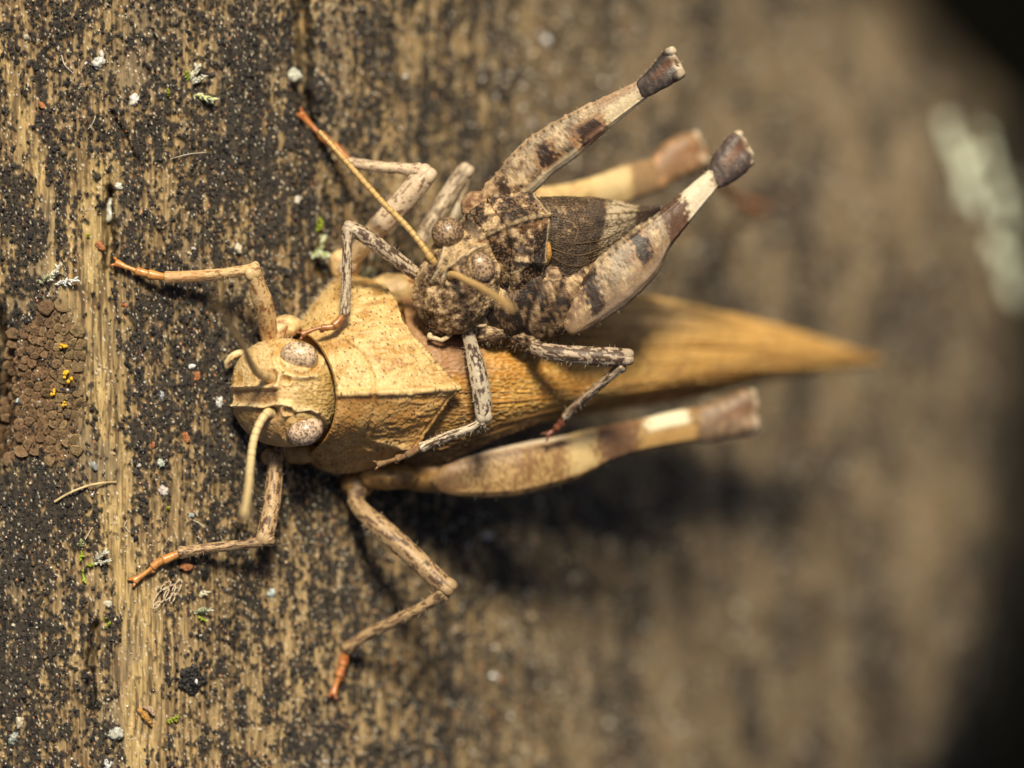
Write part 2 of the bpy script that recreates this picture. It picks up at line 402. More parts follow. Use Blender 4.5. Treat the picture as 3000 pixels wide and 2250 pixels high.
def antenna(pts, parent, col, seed, nseg=24, name='antenna', m=16):
    V, t, th = limb(pts, 260, m, 1, 0, .5)
    c = V.mean(1, keepdims=True); ph = (t*nseg) % 1
    r = 1-.10*np.exp(-((ph-.02)/.10)**2)-.10*np.exp(-((ph-1)/.10)**2)
    V = c+(V-c)*r[..., None]
    g = fbm(V*5, 2, seed=seed)
    cc = mix(col, np.array(col)*.7, sm(0, .5, g)*.6); cc = mix(cc, np.array(col)*.42, np.exp(-((ph-.0)/.13)**2)*.9)
    return obj(name, V, gridfaces(V.shape[0], m, True), cc, 'antenna_cuticle', parent)
def eye(px, py, z, rx, ry, rz, rot, parent, base, spot, seed, cell=4.2, dens=.25, tilt=(0, 0, 1)):
    a = math.radians(rot); u = nrm(np.asarray(tilt, float)); f = np.array([math.cos(a), math.sin(a), 0]); A = frame(f, u)
    V, Lc = ellipsoid(P(px, py, z), A, np.array([rx, ry, rz])/PX, 90, 110, 2.15, pole=2)
    X, Y = PXY(V); g = fbm(V*2.2, 3, seed=seed)
    f1, f2, i = worley((X+3*g)/cell, (Y+3*g)/cell, seed)
    mk = sm(.60, .40, f1)*(i+.55*g > 1-dens-.25)
    c = mix(base, np.array(base)*.8, sm(-.2, .6, g)); c = mix(c, spot, mk*.9)
    rr = np.sqrt((Lc[..., 0]/(rx/PX))**2+(Lc[..., 1]/(ry/PX))**2)
    c = mix(c, spot, sm(.84, .96, rr+.18*g)*.3)
    c = mix(c, np.array(spot)*.5, np.exp(-(np.hypot(X-px-rx*.12, Y-py-ry*.35)/4.5)**2))
    return obj('eye', V, gridfaces(90, 110, True), c, 'compound_eye', parent)

# ------------------------------------------------------------------ the tan female
fem = thing('grasshopper', 'large tan grasshopper gripping the wood, carrying the smaller dark one on its back', 'grasshopper', P(1050, 1200, wz(1050, 1200)))
FH = []                                        # fine hairs, gathered
# -- head capsule
hu = np.array([.56, -.10, .82]); HA = frame((-1, -.02, .35), hu)
HV, HL = ellipsoid(P(833, 1150, .15), HA, (1.85, 2.12, 2.42), 210, 250, 2.25, pole=1)
N = outn(HV); X, Y = PXY(HV); fr = sm(-.05, .25, N[..., 2])
def ridge_px(poly, w): return np.exp(-(polydist(X, Y, poly)/w)**2)
FC_U = [(686, 1136), (720, 1134), (752, 1133), (780, 1137), (812, 1133)]; FC_L = [(690, 1186), (735, 1186), (775, 1191), (800, 1184), (818, 1181)]
FAST_U = [(812, 1133), (818, 1100), (832, 1092), (855, 1099), (872, 1106), (895, 1108), (925, 1104)]
FAST_L = [(818, 1181), (842, 1183), (855, 1188), (870, 1204), (890, 1202), (905, 1196), (925, 1205)]
d = .17*ridge_px(FC_U, 6)+.17*ridge_px(FC_L, 6)+.13*ridge_px(FAST_U, 6)+.13*ridge_px(FAST_L, 6)
inside = inpoly(X, Y, FC_U+FAST_U[1:]+FAST_L[::-1]+FC_L[::-1])
d = d-.08*inside
for ax, ay in ((792, 1107), (795, 1209)):
    q = np.hypot(X-ax, Y-ay); d = d-.24*np.exp(-(q/22)**2)+.06*np.exp(-((q-27)/6)**2)
for ax, ay, rx, ry in ((837, 1114, 17, 15), (845, 1203, 18, 15)):
    q = np.hypot((X-ax)/rx, (Y-ay)/ry); d = d-.13*sm(1, .7, q)+.08*np.exp(-((q-1.05)/.2)**2)
for ax, ay in ((875, 1050), (891, 1254)):
    q = np.hypot((X-ax)/60, (Y-ay)/48); d = d-.10*np.exp(-((q-1.0)/.10)**2)+.05*np.exp(-((q-1.22)/.10)**2)
f1, f2, i1 = worley(X/15, Y/13, 5)
occ = sm(880, 915, X)*sm(980, 955, X)*sm(1075, 1100, Y)*sm(1245, 1215, Y)
d = d+occ*.05*sm(.3, .0, f2-f1)+.03*occ*fbm(HV*5, 2, seed=30)+.05*np.exp(-((X-688)/4)**2)-.05*np.exp(-((X-678)/5)**2)
d = d+.02*fbm(HV*3, 3, seed=31)
sp = spots(X, Y, 15, 3.2, .55, 8)*sm(800, 830, X)+spots(X, Y, 13, 4.2, .35, 9)*np.clip(ridge_px(FC_U, 8)+ridge_px(FC_L, 8), 0, 1)
w1_, w2_, wi_ = worley(X/8.5, Y/8.5, 21)
d = d+.03*fbm(HV*7, 3, seed=36)-.02*sm(.35, .1, w1_)*(wi_ > .4)
HV = HV+N*((d+.02*sp)*fr)[..., None]
c = mix(TAN, TAN_L, sm(-.4, .5, fbm(HV*1.3, 3, seed=33)+.5*fbm(HV*5, 3, seed=37)+.15))
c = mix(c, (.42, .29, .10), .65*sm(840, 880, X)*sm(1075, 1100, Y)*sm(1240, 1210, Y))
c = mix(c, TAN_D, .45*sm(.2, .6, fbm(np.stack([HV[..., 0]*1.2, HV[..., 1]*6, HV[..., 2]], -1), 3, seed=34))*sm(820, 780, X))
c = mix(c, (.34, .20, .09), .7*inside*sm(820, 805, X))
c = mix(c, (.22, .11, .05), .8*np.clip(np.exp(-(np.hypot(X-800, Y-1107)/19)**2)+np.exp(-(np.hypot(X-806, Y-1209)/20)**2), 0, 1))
c = mix(c, (.36, .21, .10), .55*sm(1185, 1200, Y)*sm(860, 820, X))  # lower face darkened, its shade put into the colour
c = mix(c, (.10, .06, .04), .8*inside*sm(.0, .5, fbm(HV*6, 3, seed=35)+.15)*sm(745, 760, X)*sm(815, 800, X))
c = mix(c, TAN_D, .55*sm(.38, .15, w1_)*(wi_ > .62)*fr)
c = mix(c, (.82, .64, .36), .8*np.clip(ridge_px(FC_U, 4)+ridge_px(FC_L, 6)+ridge_px(FAST_U, 4)+ridge_px(FAST_L, 4), 0, 1))
c = mix(c, (.05, .035, .03), np.clip(sp, 0, 1)*fr*.85)
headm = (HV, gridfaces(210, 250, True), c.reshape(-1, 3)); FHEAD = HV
FH += hairs_on(HV, N, 60, .28, .006, 41, (N[..., 2] > -.2) & (N[..., 2] < .25) & (X < 860))
# -- pronotum
PL = [[(862, 965, -1.9), (925, 880, -2.2), (1000, 806, -2.5), (1120, 826, -2.2)],
      [(872, 958, -.8), (930, 880, -.9), (1000, 822, -1.2), (1130, 836, -1.1)],
      [(890, 975, .5), (965, 915, .5), (1045, 880, .3), (1160, 880, .2)],
      [(930, 1010, 1.5), (1030, 985, 1.65), (1110, 968, 1.4), (1192, 957, 1.0)],
      [(968, 1080, 2.05), (1090, 1065, 2.2), (1190, 1050, 1.8), (1262, 1036, 1.15)],
      [(985, 1156, 2.35), (1110, 1150, 2.6), (1230, 1145, 2.1), (1352, 1136, 1.15)],
      [(976, 1228, 2.0), (1095, 1235, 1.95), (1200, 1232, 1.6), (1296, 1202, 1.05)],
      [(950, 1285, 1.2), (1060, 1285, 1.05), (1130, 1296, .85), (1216, 1318, .45)],
      [(915, 1320, .1), (1000, 1345, -.2), (1080, 1345, -.25), (1180, 1340, -.25)],
      [(893, 1340, -1.0), (950, 1378, -1.3), (1010, 1386, -1.4), (1120, 1366, -1.3)],
      [(888, 1330, -1.8), (950, 1366, -2.2), (1010, 1374, -2.3), (1120, 1356, -2.2)]]
PV, ps = skin(PL, 200, 330, sharp=(5,))
N = upfix(PV); X, Y = PXY(PV); U = np.linspace(0, 1, 200)[:, None]+0*X; W = np.linspace(0, 1, 330)[None]+0*X
keel = np.exp(-((W-ps[5])/.010)**2)
SULC = [(1010, 1000), (1060, 1040), (1092, 1100), (1096, 1150), (1100, 1195), (1078, 1265)]
sul = np.exp(-(polydist(X+5*fbm(PV*3, 2, seed=50), Y, SULC)/7)**2)
car = np.exp(-((W-ps[7])/.012)**2)*sm(.45, .6, U)+.6*np.exp(-((W-ps[3])/.014)**2)*sm(.45, .6, U)
wr = fbm(np.stack([PV[..., 0]*1.1+PV[..., 1]*.9, PV[..., 1]*4.6-PV[..., 0]*.5, PV[..., 2]], -1), 3, seed=52)
edge = sm(.965, .99, U)
f1, f2, i1 = worley(X/9, Y/9, 4)
d = .13*keel*(1-.5*sul)-.09*sul+.09*car+.10*np.clip(wr, -.2, 1)*sm(.35, .55, U)*sm(.99, .9, U)+.03*fbm(PV*2.5, 3, seed=53)+.018*sm(.35, 0, f1-.15)-.05*np.exp(-((U-.955)/.012)**2)
sp = spots(X, Y, 17, 3.3, .50, 6); sp2 = spots(X, Y, 9, 2.0, .72, 12)
ed = spots(X, Y, 14, 4.5, .25, 2)*sm(.955, .985, U)
d = d+.02*fbm(PV*7, 3, seed=58)-.02*sm(.3, .1, f1)*(i1 > .55)
PV = PV+N*(d+.035*sp+.015*sp2)[..., None]
PV[..., 0] += .07*fbm(PV*2.2, 3, seed=59)*sm(.8, 1, U)
k = int(.985*200); PV[k:] -= (np.array([0, 0, .16]))*(np.linspace(0, 1, 200-k)**2)[:, None, None]
k2 = 6; PV[:k2] -= np.array([0, 0, .25])*(np.linspace(1, 0, k2)**2)[:, None, None]
c = mix((.41, .22, .055), (.66, .46, .195), sm(-.55, .5, fbm(PV*1.3, 4, seed=55)+.4*fbm(PV*6, 3, seed=65)+.25*(W < ps[5])))  # side above the keel lightened, sunlight put into the colour
c = mix(c, (.36, .18, .05), .7*sm(.0, .55, -wr+.2*fbm(PV*5, 2, seed=56))*sm(.3, .5, U))
c = mix(c, (.33, .12, .035), .75*np.exp(-((W-ps[5]-.018)/.016)**2)*sm(.5, .2, U))
c = mix(c, (.44, .22, .065), .6*sm(ps[5], ps[5]+.03, W)); c = mix(c, TAN_D, .5*sm(ps[7]-.02, ps[7]+.03, W)*sm(-.3, .4, fbm(PV*2, 3, seed=57)))  # side below the keel darkened, shade put into the colour
c = mix(c, TAN_L, .5*np.clip(keel+car, 0, 1)); c = mix(c, (.045, .032, .028), np.clip(.9*sp+.7*sp2+.8*ed, 0, 1))
pronm = (PV, gridfaces(200, 330), c.reshape(-1, 3))
FH += hairs_on(PV, N, 150, .26, .006, 42, (W < .14) & (W > .02) & (U < .7))
FH += hairs_on(PV, N, 70, .2, .006, 43, (W > .9) & (W < .99))
# -- thorax, abdomen under the wings, all one body
TB = [(880, 1150, -1.3, 300), (1000, 1130, -1.6, 400), (1150, 1115, -2.1, 440), (1300, 1110, -2.9, 400), (1500, 1090, -4.0, 330), (1750, 1075, -5.0, 280), (2000, 1065, -6.0, 230), (2200, 1060, -6.9, 150), (2300, 1058, -7.3, 70)]
TB = [(a_, b_, c_-9.6*max(0, (a_-1380)/1000)**1.6, w_) for a_, b_, c_, w_ in TB]
TV, t, th = limb(TB, 150, 60, .62, 0, .5); N = outn(TV)
TV = TV+N*(.05*fbm(TV*1.5, 3, seed=60)-.05*np.exp(-(((t*17) % 1-.5)/.08)**2)*(t > .35))[..., None]
c = mix(TAN, TAN_D, sm(-.3, .5, fbm(TV*1.6, 3, seed=61))*.6)
body = [headm, pronm, (TV, gridfaces(TV.shape[0], 60, True), c.reshape(-1, 3))]
# side plates and coxae low on the body
for (px, py, z, rx, ry, rz, s) in ((838, 955, -.7, 46, 32, 34, 1), (880, 1325, -1.1, 60, 34, 40, 2), (1047, 1420, -2.3, 48, 38, 40, 3), (1010, 775, -2.3, 46, 46, 40, 4), (1140, 1395, -2.0, 90, 40, 60, 5),
                               (1250, 1385, -2.7, 100, 58, 60, 6), (1115, 1414, -2.2, 26, 20, 24, 7), (1150, 850, -2.4, 80, 48, 60, 8), (800, 1335, -1.2, 36, 28, 30, 9)):
    V, _ = ellipsoid(P(px, py, z), np.eye(3), np.array([rx, ry, rz])/PX, 40, 48, 2.3)
    V = V+outn(V)*(.08*fbm(V*1.8, 4, seed=62+s)+.025*fbm(V*7, 2, seed=64))[..., None]
    body.append((V, gridfaces(40, 48, True), mix(TAN_L if py < 1000 else TAN, TAN_D, sm(-.35, .4, fbm(V*2.6, 4, seed=72+s))*(.5 if py < 1000 else .85)).reshape(-1, 3)))
fbody = obj('body', *join(body), 'cuticle_tan', fem)
# -- eyes, antennae, palps, ocelli
eye(876, 1050, zat(FHEAD, 876, 1050)-.42, 57, 44, 62, -14, fem, (.72, .54, .37), (.10, .06, .04), 3, cell=4.6, dens=.2, tilt=(.1, .45, 1))
eye(891, 1255, zat(FHEAD, 891, 1255)-.42, 56, 46, 62, 16, fem, (.70, .52, .37), (.10, .06, .04), 6, cell=4.6, dens=.34, tilt=(.1, -.45, 1))
za, zb = zat(FHEAD, 792, 1107), zat(FHEAD, 795, 1209)
antenna([(800, 1110, za-.1, 34), (783, 1104, za+.25, 29), (760, 1096, za+.8, 25), (736, 1066, za+1.7, 21), (716, 1022, za+3.6, 18), (678, 960, za+7, 16), (630, 880, za+12, 14)], fem, (.55, .40, .19), 81, 24)
antenna([(802, 1210, zb-.1, 33), (784, 1210, zb+.3, 28), (762, 1238, zb+.55, 25), (743, 1290, zb+.9, 24), (734, 1356, zb+1.5, 24), (728, 1430, zb+3.4, 23), (714, 1512, zb+6, 20)], fem, (.66, .50, .26), 82, 25)
for pts in ([(745, 1040, -.2, 22), (715, 1032, -.1, 20), (682, 1042, 0, 20), (676, 1052, 0, 15)], [(676, 1044, 0, 16), (664, 1062, -.1, 15), (664, 1076, -.25, 13)]):
    segment('palp', pts, (.66, .50, .26), (.45, .28, .10), .02, 84, fem, 'antenna_cuticle', ridge=0, n=30, m=14)
for px, py in ((806, 1078), (829, 1086)):
    zc = zat(FHEAD, px, py); V, _ = ellipsoid(P(px, py, zc), np.eye(3), (.07, .07, .06), 14, 16)
    obj('ocellus', V, gridfaces(14, 16, True), (.7, .55, .28), 'antenna_cuticle', fem)
# -- front and middle legs
def leg(parent, kind, coxa, femur, tibia, tars, base, spot, amt, seed, hairs, spines=0, fb=(), tb=(), tc=None, w=1.0, hair=26):
    L = part(kind, parent); f, V, h1 = segment('femur', femur, base, spot, amt, seed, L, hair=hair, bands=fb)
    tbm, V2, h2 = segment('tibia', tibia, base, spot, amt*.9, seed+1, L, hair=hair, bands=tb, flat=.95, prof=lambda t: 1+.28*np.exp(-(t/.06)**2)+.12*np.exp(-((t-1)/.05)**2))
    if coxa is not None: segment('trochanter', coxa, base, spot, amt, seed+2, L, n=30, m=20, ridge=0)
    # knee lobes clasping the shin
    a = np.asarray(femur[-1], float); b = np.asarray(femur[-2], float); dr = nrm(a[:2]-b[:2])
    s = np.array([-dr[1], dr[0]]); lob = []
    for sg in (-1, 1):
        p = P(a[0]+dr[0]*a[3]*.12+s[0]*sg*a[3]*.16, a[1]+dr[1]*a[3]*.02+s[1]*sg*a[3]*.16, a[2]+.02)
        A = frame((dr[0], -dr[1], 0), (0, 0, 1)); Vl, _ = ellipsoid(p, A, np.array([.46, .36, .44])*a[3]/PX, 18, 20, 2.4)
        lob.append((Vl, gridfaces(18, 20, True), mix(base, spot, sm(0, .5, fbm(Vl*5, 2, seed=seed))*amt*1.6).reshape(-1, 3)))
    obj('knee', *join(lob), 'leg_cuticle', L)
    hs = h1+h2
    if spines:
        sl_ = []
        q = spline(np.array([list(P(*p[:3]))+[p[3]/PX] for p in tibia]), 60); T = nrm(np.gradient(q[:, :3], axis=0))
        for k in range(spines):
            i = int(20+k*38/spines); sd = nrm(np.cross(T[i], [0, 0, 1]))*(1 if spines > 0 else -1)
            sd = sd*SPSIGN[0]; b0 = q[i, :3]+sd*q[i, 3]*.4
            sl_.append((b0, b0+sd*.22+T[i]*.14+np.array([0, 0, .03]), .022))
        Vs, Fs = cones(sl_); obj('spines', Vs, Fs, (.03, .02, .018), 'hair', L, smooth=False)
    tarsus(tars, L, seed+5, cols=tc or ((.55, .24, .055), (.42, .14, .03)), w=w)
    hairs += hs
    return L
SPSIGN = [1]
LEGT, LEGS = (.46, .31, .165), (.12, .065, .038)
leg(fem, 'fore_leg', [(838, 950, -.55, 52), (808, 975, -.4, 52), (790, 975, -.3, 46)], [(788, 990, -.35, 46), (782, 935, .3, 53), (768, 880, .9, 56), (752, 830, 1.3, 48), (742, 800, 1.5, 46)],
    [(752, 788, 1.5, 35), (690, 797, 1.35, 31), (588, 808, 1.0, 33), (488, 813, .8, 33)], [(492, 813, .8, 26), (460, 808, .72, 27), (420, 799, .64, 25), (380, 786, .6, 20), (341, 770, .52, 22)],
    (.60, .42, .21), (.30, .15, .06), .16, 100, FH, tc=((.58, .28, .08), (.46, .18, .045)), tb=((.55, 1.1, (.55, .30, .13), .6),))
leg(fem, 'fore_leg', [(812, 1330, -.9, 46), (808, 1352, -.7, 46)], [(808, 1346, -.7, 42), (802, 1420, -.3, 48), (793, 1500, .15, 49), (780, 1555, .45, 50), (774, 1575, .5, 46)],
    [(796, 1580, .5, 32), (729, 1593, .55, 28), (637, 1603, .45, 29), (529, 1619, .33, 32)], [(533, 1618, .33, 28), (500, 1632, .35, 27), (462, 1650, .36, 24), (430, 1676, .40, 19), (393, 1702, .42, 22)],
    LEGT, LEGS, .22, 110, FH, tc=((.58, .28, .08), (.46, .18, .045)))
leg(fem, 'middle_leg', [(1050, 1415, -2.1, 66), (1044, 1448, -2.0, 56), (1040, 1468, -1.9, 44)], [(1034, 1462, -1.95, 40), (1066, 1502, -1.5, 52), (1118, 1547, -1.1, 60), (1221, 1639, -.6, 58), (1285, 1700, -.35, 54), (1308, 1718, -.3, 52)],
    [(1300, 1738, -.4, 38), (1240, 1778, -.7, 33), (1170, 1813, -1.15, 34), (1067, 1865, -1.9, 34), (1016, 1901, -2.3, 34)], [(1018, 1900, -2.3, 30), (1008, 1930, -2.45, 30), (998, 1967, -2.4, 26), (985, 2005, -2.35, 22), (976, 2034, -2.3, 23)],
    (.40, .27, .14), (.13, .075, .045), .2, 120, FH, tc=((.50, .20, .06), (.36, .10, .03)))
leg(fem, 'middle_leg', [(1012, 790, -2.0, 60), (1030, 762, -1.7, 50)], [(1026, 772, -1.8, 42), (1060, 725, -1.3, 54), (1107, 666, -.8, 62), (1193, 575, -.3, 66), (1232, 528, -.1, 66), (1244, 512, -.1, 60)],
    [(1226, 502, -.1, 40), (1180, 494, -.35, 33), (1116, 490, -.8, 33), (1026, 478, -1.5, 31)], [(1030, 480, -1.5, 28), (990, 440, -1.75, 27), (945, 400, -1.9, 25), (910, 365, -1.95, 22), (880, 333, -1.95, 24)],
    (.62, .48, .33), (.24, .15, .10), .1, 130, FH, tc=((.50, .20, .06), (.38, .12, .035)), fb=((.0, .45, (.55, .36, .16), .6),))
# -- hind legs
def sink(pts, k=9.6):                       # rear of the female follows the falling wood
    out = []
    for p in pts:
        p = list(p); p[2] -= k*max(0, (p[0]-1380)/1000)**1.6; out.append(tuple(p))
    return out
def hind_leg(parent, top, bot, zs, knee, base, spot, amt, bands, seed, tib, foot, hairs, thick=.5, chev=.018, tcol=((.40, .16, .06), (.28, .09, .035)), kcol=(.12, .075, .05), side=1):
    L = part('hind_leg', parent)
    V, t, th = blade(top, bot, zs, 200, 56, thick); N = outn(V)
    s = np.cos(th)                                         # +1 upper edge, -1 lower edge
    ph = (t*26+np.abs(s)*2.2) % 1
    area = sm(.08, .2, t)*sm(.72, .6, t)*sm(.72, .5, np.abs(s))
    d = chev*area*(np.abs(ph-.5)*2)+.05*np.exp(-((np.abs(s)-.70)/.06)**2)*sm(.05, .15, t)+.02*fbm(V*3, 3, seed=seed)
    saw = .05*np.maximum(0, np.sin(t*75+5*fbm(V*.9, 2, seed=seed)))**3*np.exp(-((s-1)/.10)**2)*sm(.85, .75, t)*(.5+.5*side)
    V = V+N*(d+saw)[..., None]
    g = fbm(V*1.5, 3, seed=seed+1); g2 = fbm(V*6, 2, seed=seed+2)
    ax = t*np.linalg.norm(V[-1].mean(0)-V[0].mean(0))
    f1, f2, i1 = worley(ax*7.5, s*7+np.sin(th)*2, seed % 7)
    c = mix(base, np.array(base)*1.35, sm(-.1, .5, g2)); c = mix(c, np.array(base)*np.array((.5, .42, .34)), sm(.48, .26, f1)*.9*sm(.0, .12, amt)*(i1 > .2))
    c = mix(c, spot, sm(.35-amt, .55-amt, g+.4*g2)*.8)
    if side > 0: c = mix(c, mottle(V, 1.3, seed+12), np.clip(.75*sm(.28, .14, t)+.45*sm(-.1, -.4, s)*sm(.7, .5, t)+.5*sm(.8, .7, t), 0, 1))
    for b0, b1, s0, s1, bc, st in bands:
        e = .035*g2+.02*g+.015*fbm(V*9, 2, seed=seed+9)
        c = mix(c, bc, sm(b0-.012, b0+.012, t+e)*sm(b1+.012, b1-.012, t+e)*sm(s0-.12, s0+.12, s)*sm(s1+.12, s1-.12, s)*st)
    dots = np.exp(-((((t*(13 if side < 0 else 22)) % 1)-.5)/.15)**2)*np.exp(-((side*s-.80)/.11)**2)*sm(.8, .7, t)*sm(.1, .2, t)
    c = mix(c, BLK, np.clip(dots*1.1, 0, 1)*.85)
    obj('femur', V, gridfaces(V.shape[0], 56, True), c, 'leg_cuticle', L)
    hairs += hairs_on(V, N, 60, .18, .006, seed, np.abs(N[..., 2]) < .4)
    kt, kb, kz = knee
    KV, t, th = blade(kt, kb, kz, 60, 40, .62, .8); Nk = outn(KV); s = np.cos(th)
    q = .03*fbm(KV*4, 3, seed=seed+4)-.16*np.exp(-(s/.30)**2)*sm(.45, .95, t)*(np.sin(th) > -.2)
    KV = KV+Nk*q[..., None]
    g = fbm(KV*3.5, 3, seed=seed+5)
    c = mix(kcol, np.array(kcol)*2.1, sm(.0, .5, g)); c = mix(c, PALE, sm(.80, .95, t+.06*g)*.75); c = mix(c, (.20, .085, .04), np.exp(-((s-.15)/.22)**2)*sm(.2, .5, t)*.6)
    obj('knee', KV, gridfaces(60, 40, True), c, 'leg_cuticle', L)
    e0, e1 = np.array(kt[-2], float), np.array(kb[-2], float); ez = kz[-1]; lob = []
    ax_ = nrm(np.array([(kt[-1][0]+kb[-1][0])/2-(kt[0][0]+kb[0][0])/2, -((kt[-1][1]+kb[-1][1])/2-(kt[0][1]+kb[0][1])/2), 0.]))
    for ee, cc_ in ((e0*.86+e1*.14, PALE), (e0*.14+e1*.86, (.42, .32, .21))):
        Vl, Ll = ellipsoid(P(ee[0], ee[1], ez+.02)+ax_*.10, frame(ax_, (0, 0, 1)), (.30, .20, .34), 20, 22, 2.6)
        Vl = Vl+outn(Vl)*(.05*fbm(Vl*4, 2, seed=seed+11))[..., None]
        lob.append((Vl, gridfaces(20, 22, True), mix(kcol, cc_, sm(-.15, .2, Ll[..., 0]+.12*fbm(Vl*6, 2, seed=seed))).reshape(-1, 3)))
    obj('knee_lobe', *join(lob), 'leg_cuticle', L)
    hairs += hairs_on(KV, Nk, 40, .16, .006, seed+6, np.abs(Nk[..., 2]) < .5)
    V, t, th = limb(tib, 90, 18, .9, .04); g = fbm(V*2.5, 2, seed=seed+7)
    c = mix(tcol[0], tcol[1], sm(-.3, .4, g))
    obj('tibia', V, gridfaces(V.shape[0], 18, True), c, 'leg_cuticle', L)
    Q = spline(np.array([list(P(*p[:3])) for p in tib]), 40); T = nrm(np.gradient(Q, axis=0)); sp_ = []
    for k in range(9):
        i = 10+3*k; nd = nrm(np.cross(T[i], [0, 0, 1.]))
        for sg in (-1, 1): sp_.append((Q[i], Q[i]+nd*sg*.32+T[i]*.15, .035))
    obj('spines', *cones(sp_), (.05, .03, .02), 'hair', L, smooth=False)
    if foot: tarsus(foot, L, seed+8, cols=tcol)
    return L
hind_leg(fem, [(1262, 1385), (1330, 1345), (1414, 1322), (1548, 1293), (1640, 1277), (1747, 1252), (1881, 1227), (1960, 1208), (2052, 1190)],
         [(1262, 1425), (1300, 1445), (1350, 1455), (1498, 1455), (1600, 1432), (1697, 1402), (1797, 1348), (1896, 1318), (2052, 1292)], [-1.9, -2.5, -4.0, -6.2],
         ([(2030, 1198), (2075, 1182), (2130, 1160), (2186, 1138), (2216, 1165)], [(2030, 1293), (2080, 1296), (2130, 1284), (2190, 1278), (2222, 1262)], [-6.2, -6.8]),
         (.40, .255, .105), (.20, .10, .04), .17, ((.06, .50, .80, 1.2, (.60, .50, .38), .8), (.04, .52, .52, .76, (.15, .08, .04), .75), (.0, .12, -1.2, 1.2, (.26, .14, .06), .6), (.0, .6, -1.2, -.72, (.30, .17, .07), .6), (.50, .60, -.6, 1.2, (.62, .46, .22), .8), (.62, .755, -1.2, 1.2, (.15, .075, .045), .85), (.795, .95, .15, 1.2, (.84, .74, .52), 1.0), (.775, .965, -1.2, .05, (.48, .29, .10), .8)),
         200, sink([(2160, 1220, -3.4, 44), (2030, 1248, -4.4, 38), (1800, 1300, -5.6, 36), (1560, 1375, -6.8, 34)]), sink([(1560, 1375, -6.8, 30), (1530, 1380, -7.1, 30), (1500, 1384, -7.4, 28), (1470, 1386, -7.5, 24), (1440, 1388, -7.5, 24)]), FH, kcol=(.17, .11, .065), side=-1)
hind_leg(fem, [(1430, 560), (1500, 545), (1580, 548), (1707, 527), (1833, 484), (1915, 462)], [(1440, 660), (1520, 680), (1640, 662), (1780, 620), (1880, 580), (1930, 560)], [-3.2, -4.2, -5.4, -6.8],
         ([(1895, 478), (1925, 440), (1955, 412), (2023, 389), (2060, 415)], [(1905, 572), (1940, 556), (1985, 528), (2040, 505), (2076, 480)], [-6.8, -7.4]),
         (.60, .42, .19), TAN_D, .02, ((.82, 1.1, -1.2, 1.2, (.16, .08, .045), .7), (.6, .80, -.2, 1.2, (.70, .53, .28), .7)), 220,
         [(2050, 450, -7.4, 46), (2080, 500, -9.6, 40), (2130, 560, -15, 36), (2160, 600, -20.0, 34)], [(2160, 600, -20.1, 32), (2180, 600, -21.0, 30), (2200, 602, -21.6, 28), (2215, 606, -22.0, 26), (2235, 610, -22.4, 26)], FH, kcol=(.24, .135, .065), side=-1)
# -- forewings
def tegmen(parent, lines, nu, nv, color, vein=(.34, .17, .05), seed=0, cell=11, veins=(), vw=.035, bumpy=.055, stretch=1.5):
    V, s = skin(lines, nu, nv); N = upfix(V); X, Y = PXY(V)
    U = np.linspace(0, 1, nu)[:, None]+0*X; W = np.linspace(0, 1, nv)[None]+0*X
    f1, f2, i1 = worley(X/(cell*stretch)+.15*fbm(V*2, 2, seed=seed), Y/cell, seed)
    net = sm(.24, .04, f2-f1)
    V2 = V+N*(bumpy*net+.03*fbm(V*1.6, 3, seed=seed+1))[..., None]
    c = color(V, U, W, X, Y, net)
    # rim gives the wing its thickness
    k = nu
    low = V2-N*.05
    Vall = np.concatenate([V2.reshape(-1, 3), low.reshape(-1, 3)]); F = gridfaces(nu, nv); n0 = nu*nv
    idx = np.arange(n0).reshape(nu, nv); ring = np.concatenate([idx[0], idx[1:, -1], idx[-1, -2::-1], idx[-2:0:-1, 0]])
    r2 = np.roll(ring, -1); side = np.stack([ring, ring+n0, r2+n0, r2], -1)
    o = obj('forewing', Vall, np.concatenate([F, F[:, ::-1]+n0, side]), np.concatenate([c.reshape(-1, 3)]*2), 'tegmen', parent)
    for w0, w1, u0, u1, wd in veins:
        uu = np.linspace(u0, u1, 60); ww = np.linspace(w0, w1, 60)+.012*np.sin(uu*9)
        ii = np.clip((uu*(nu-1)).astype(int), 0, nu-1); jj = np.clip((ww*(nv-1)).astype(int), 0, nv-1)
        pts = np.concatenate([V2[ii, jj]+N[ii, jj]*.01, np.full((60, 1), wd*2)], 1)
        TV_, t_, th_ = limb(pts[::6], 70, 8, .8, 0, .5, world=True)
        obj('vein', TV_, gridfaces(TV_.shape[0], 8, True), np.array(vein), 'tegmen', o)
    return o, V2
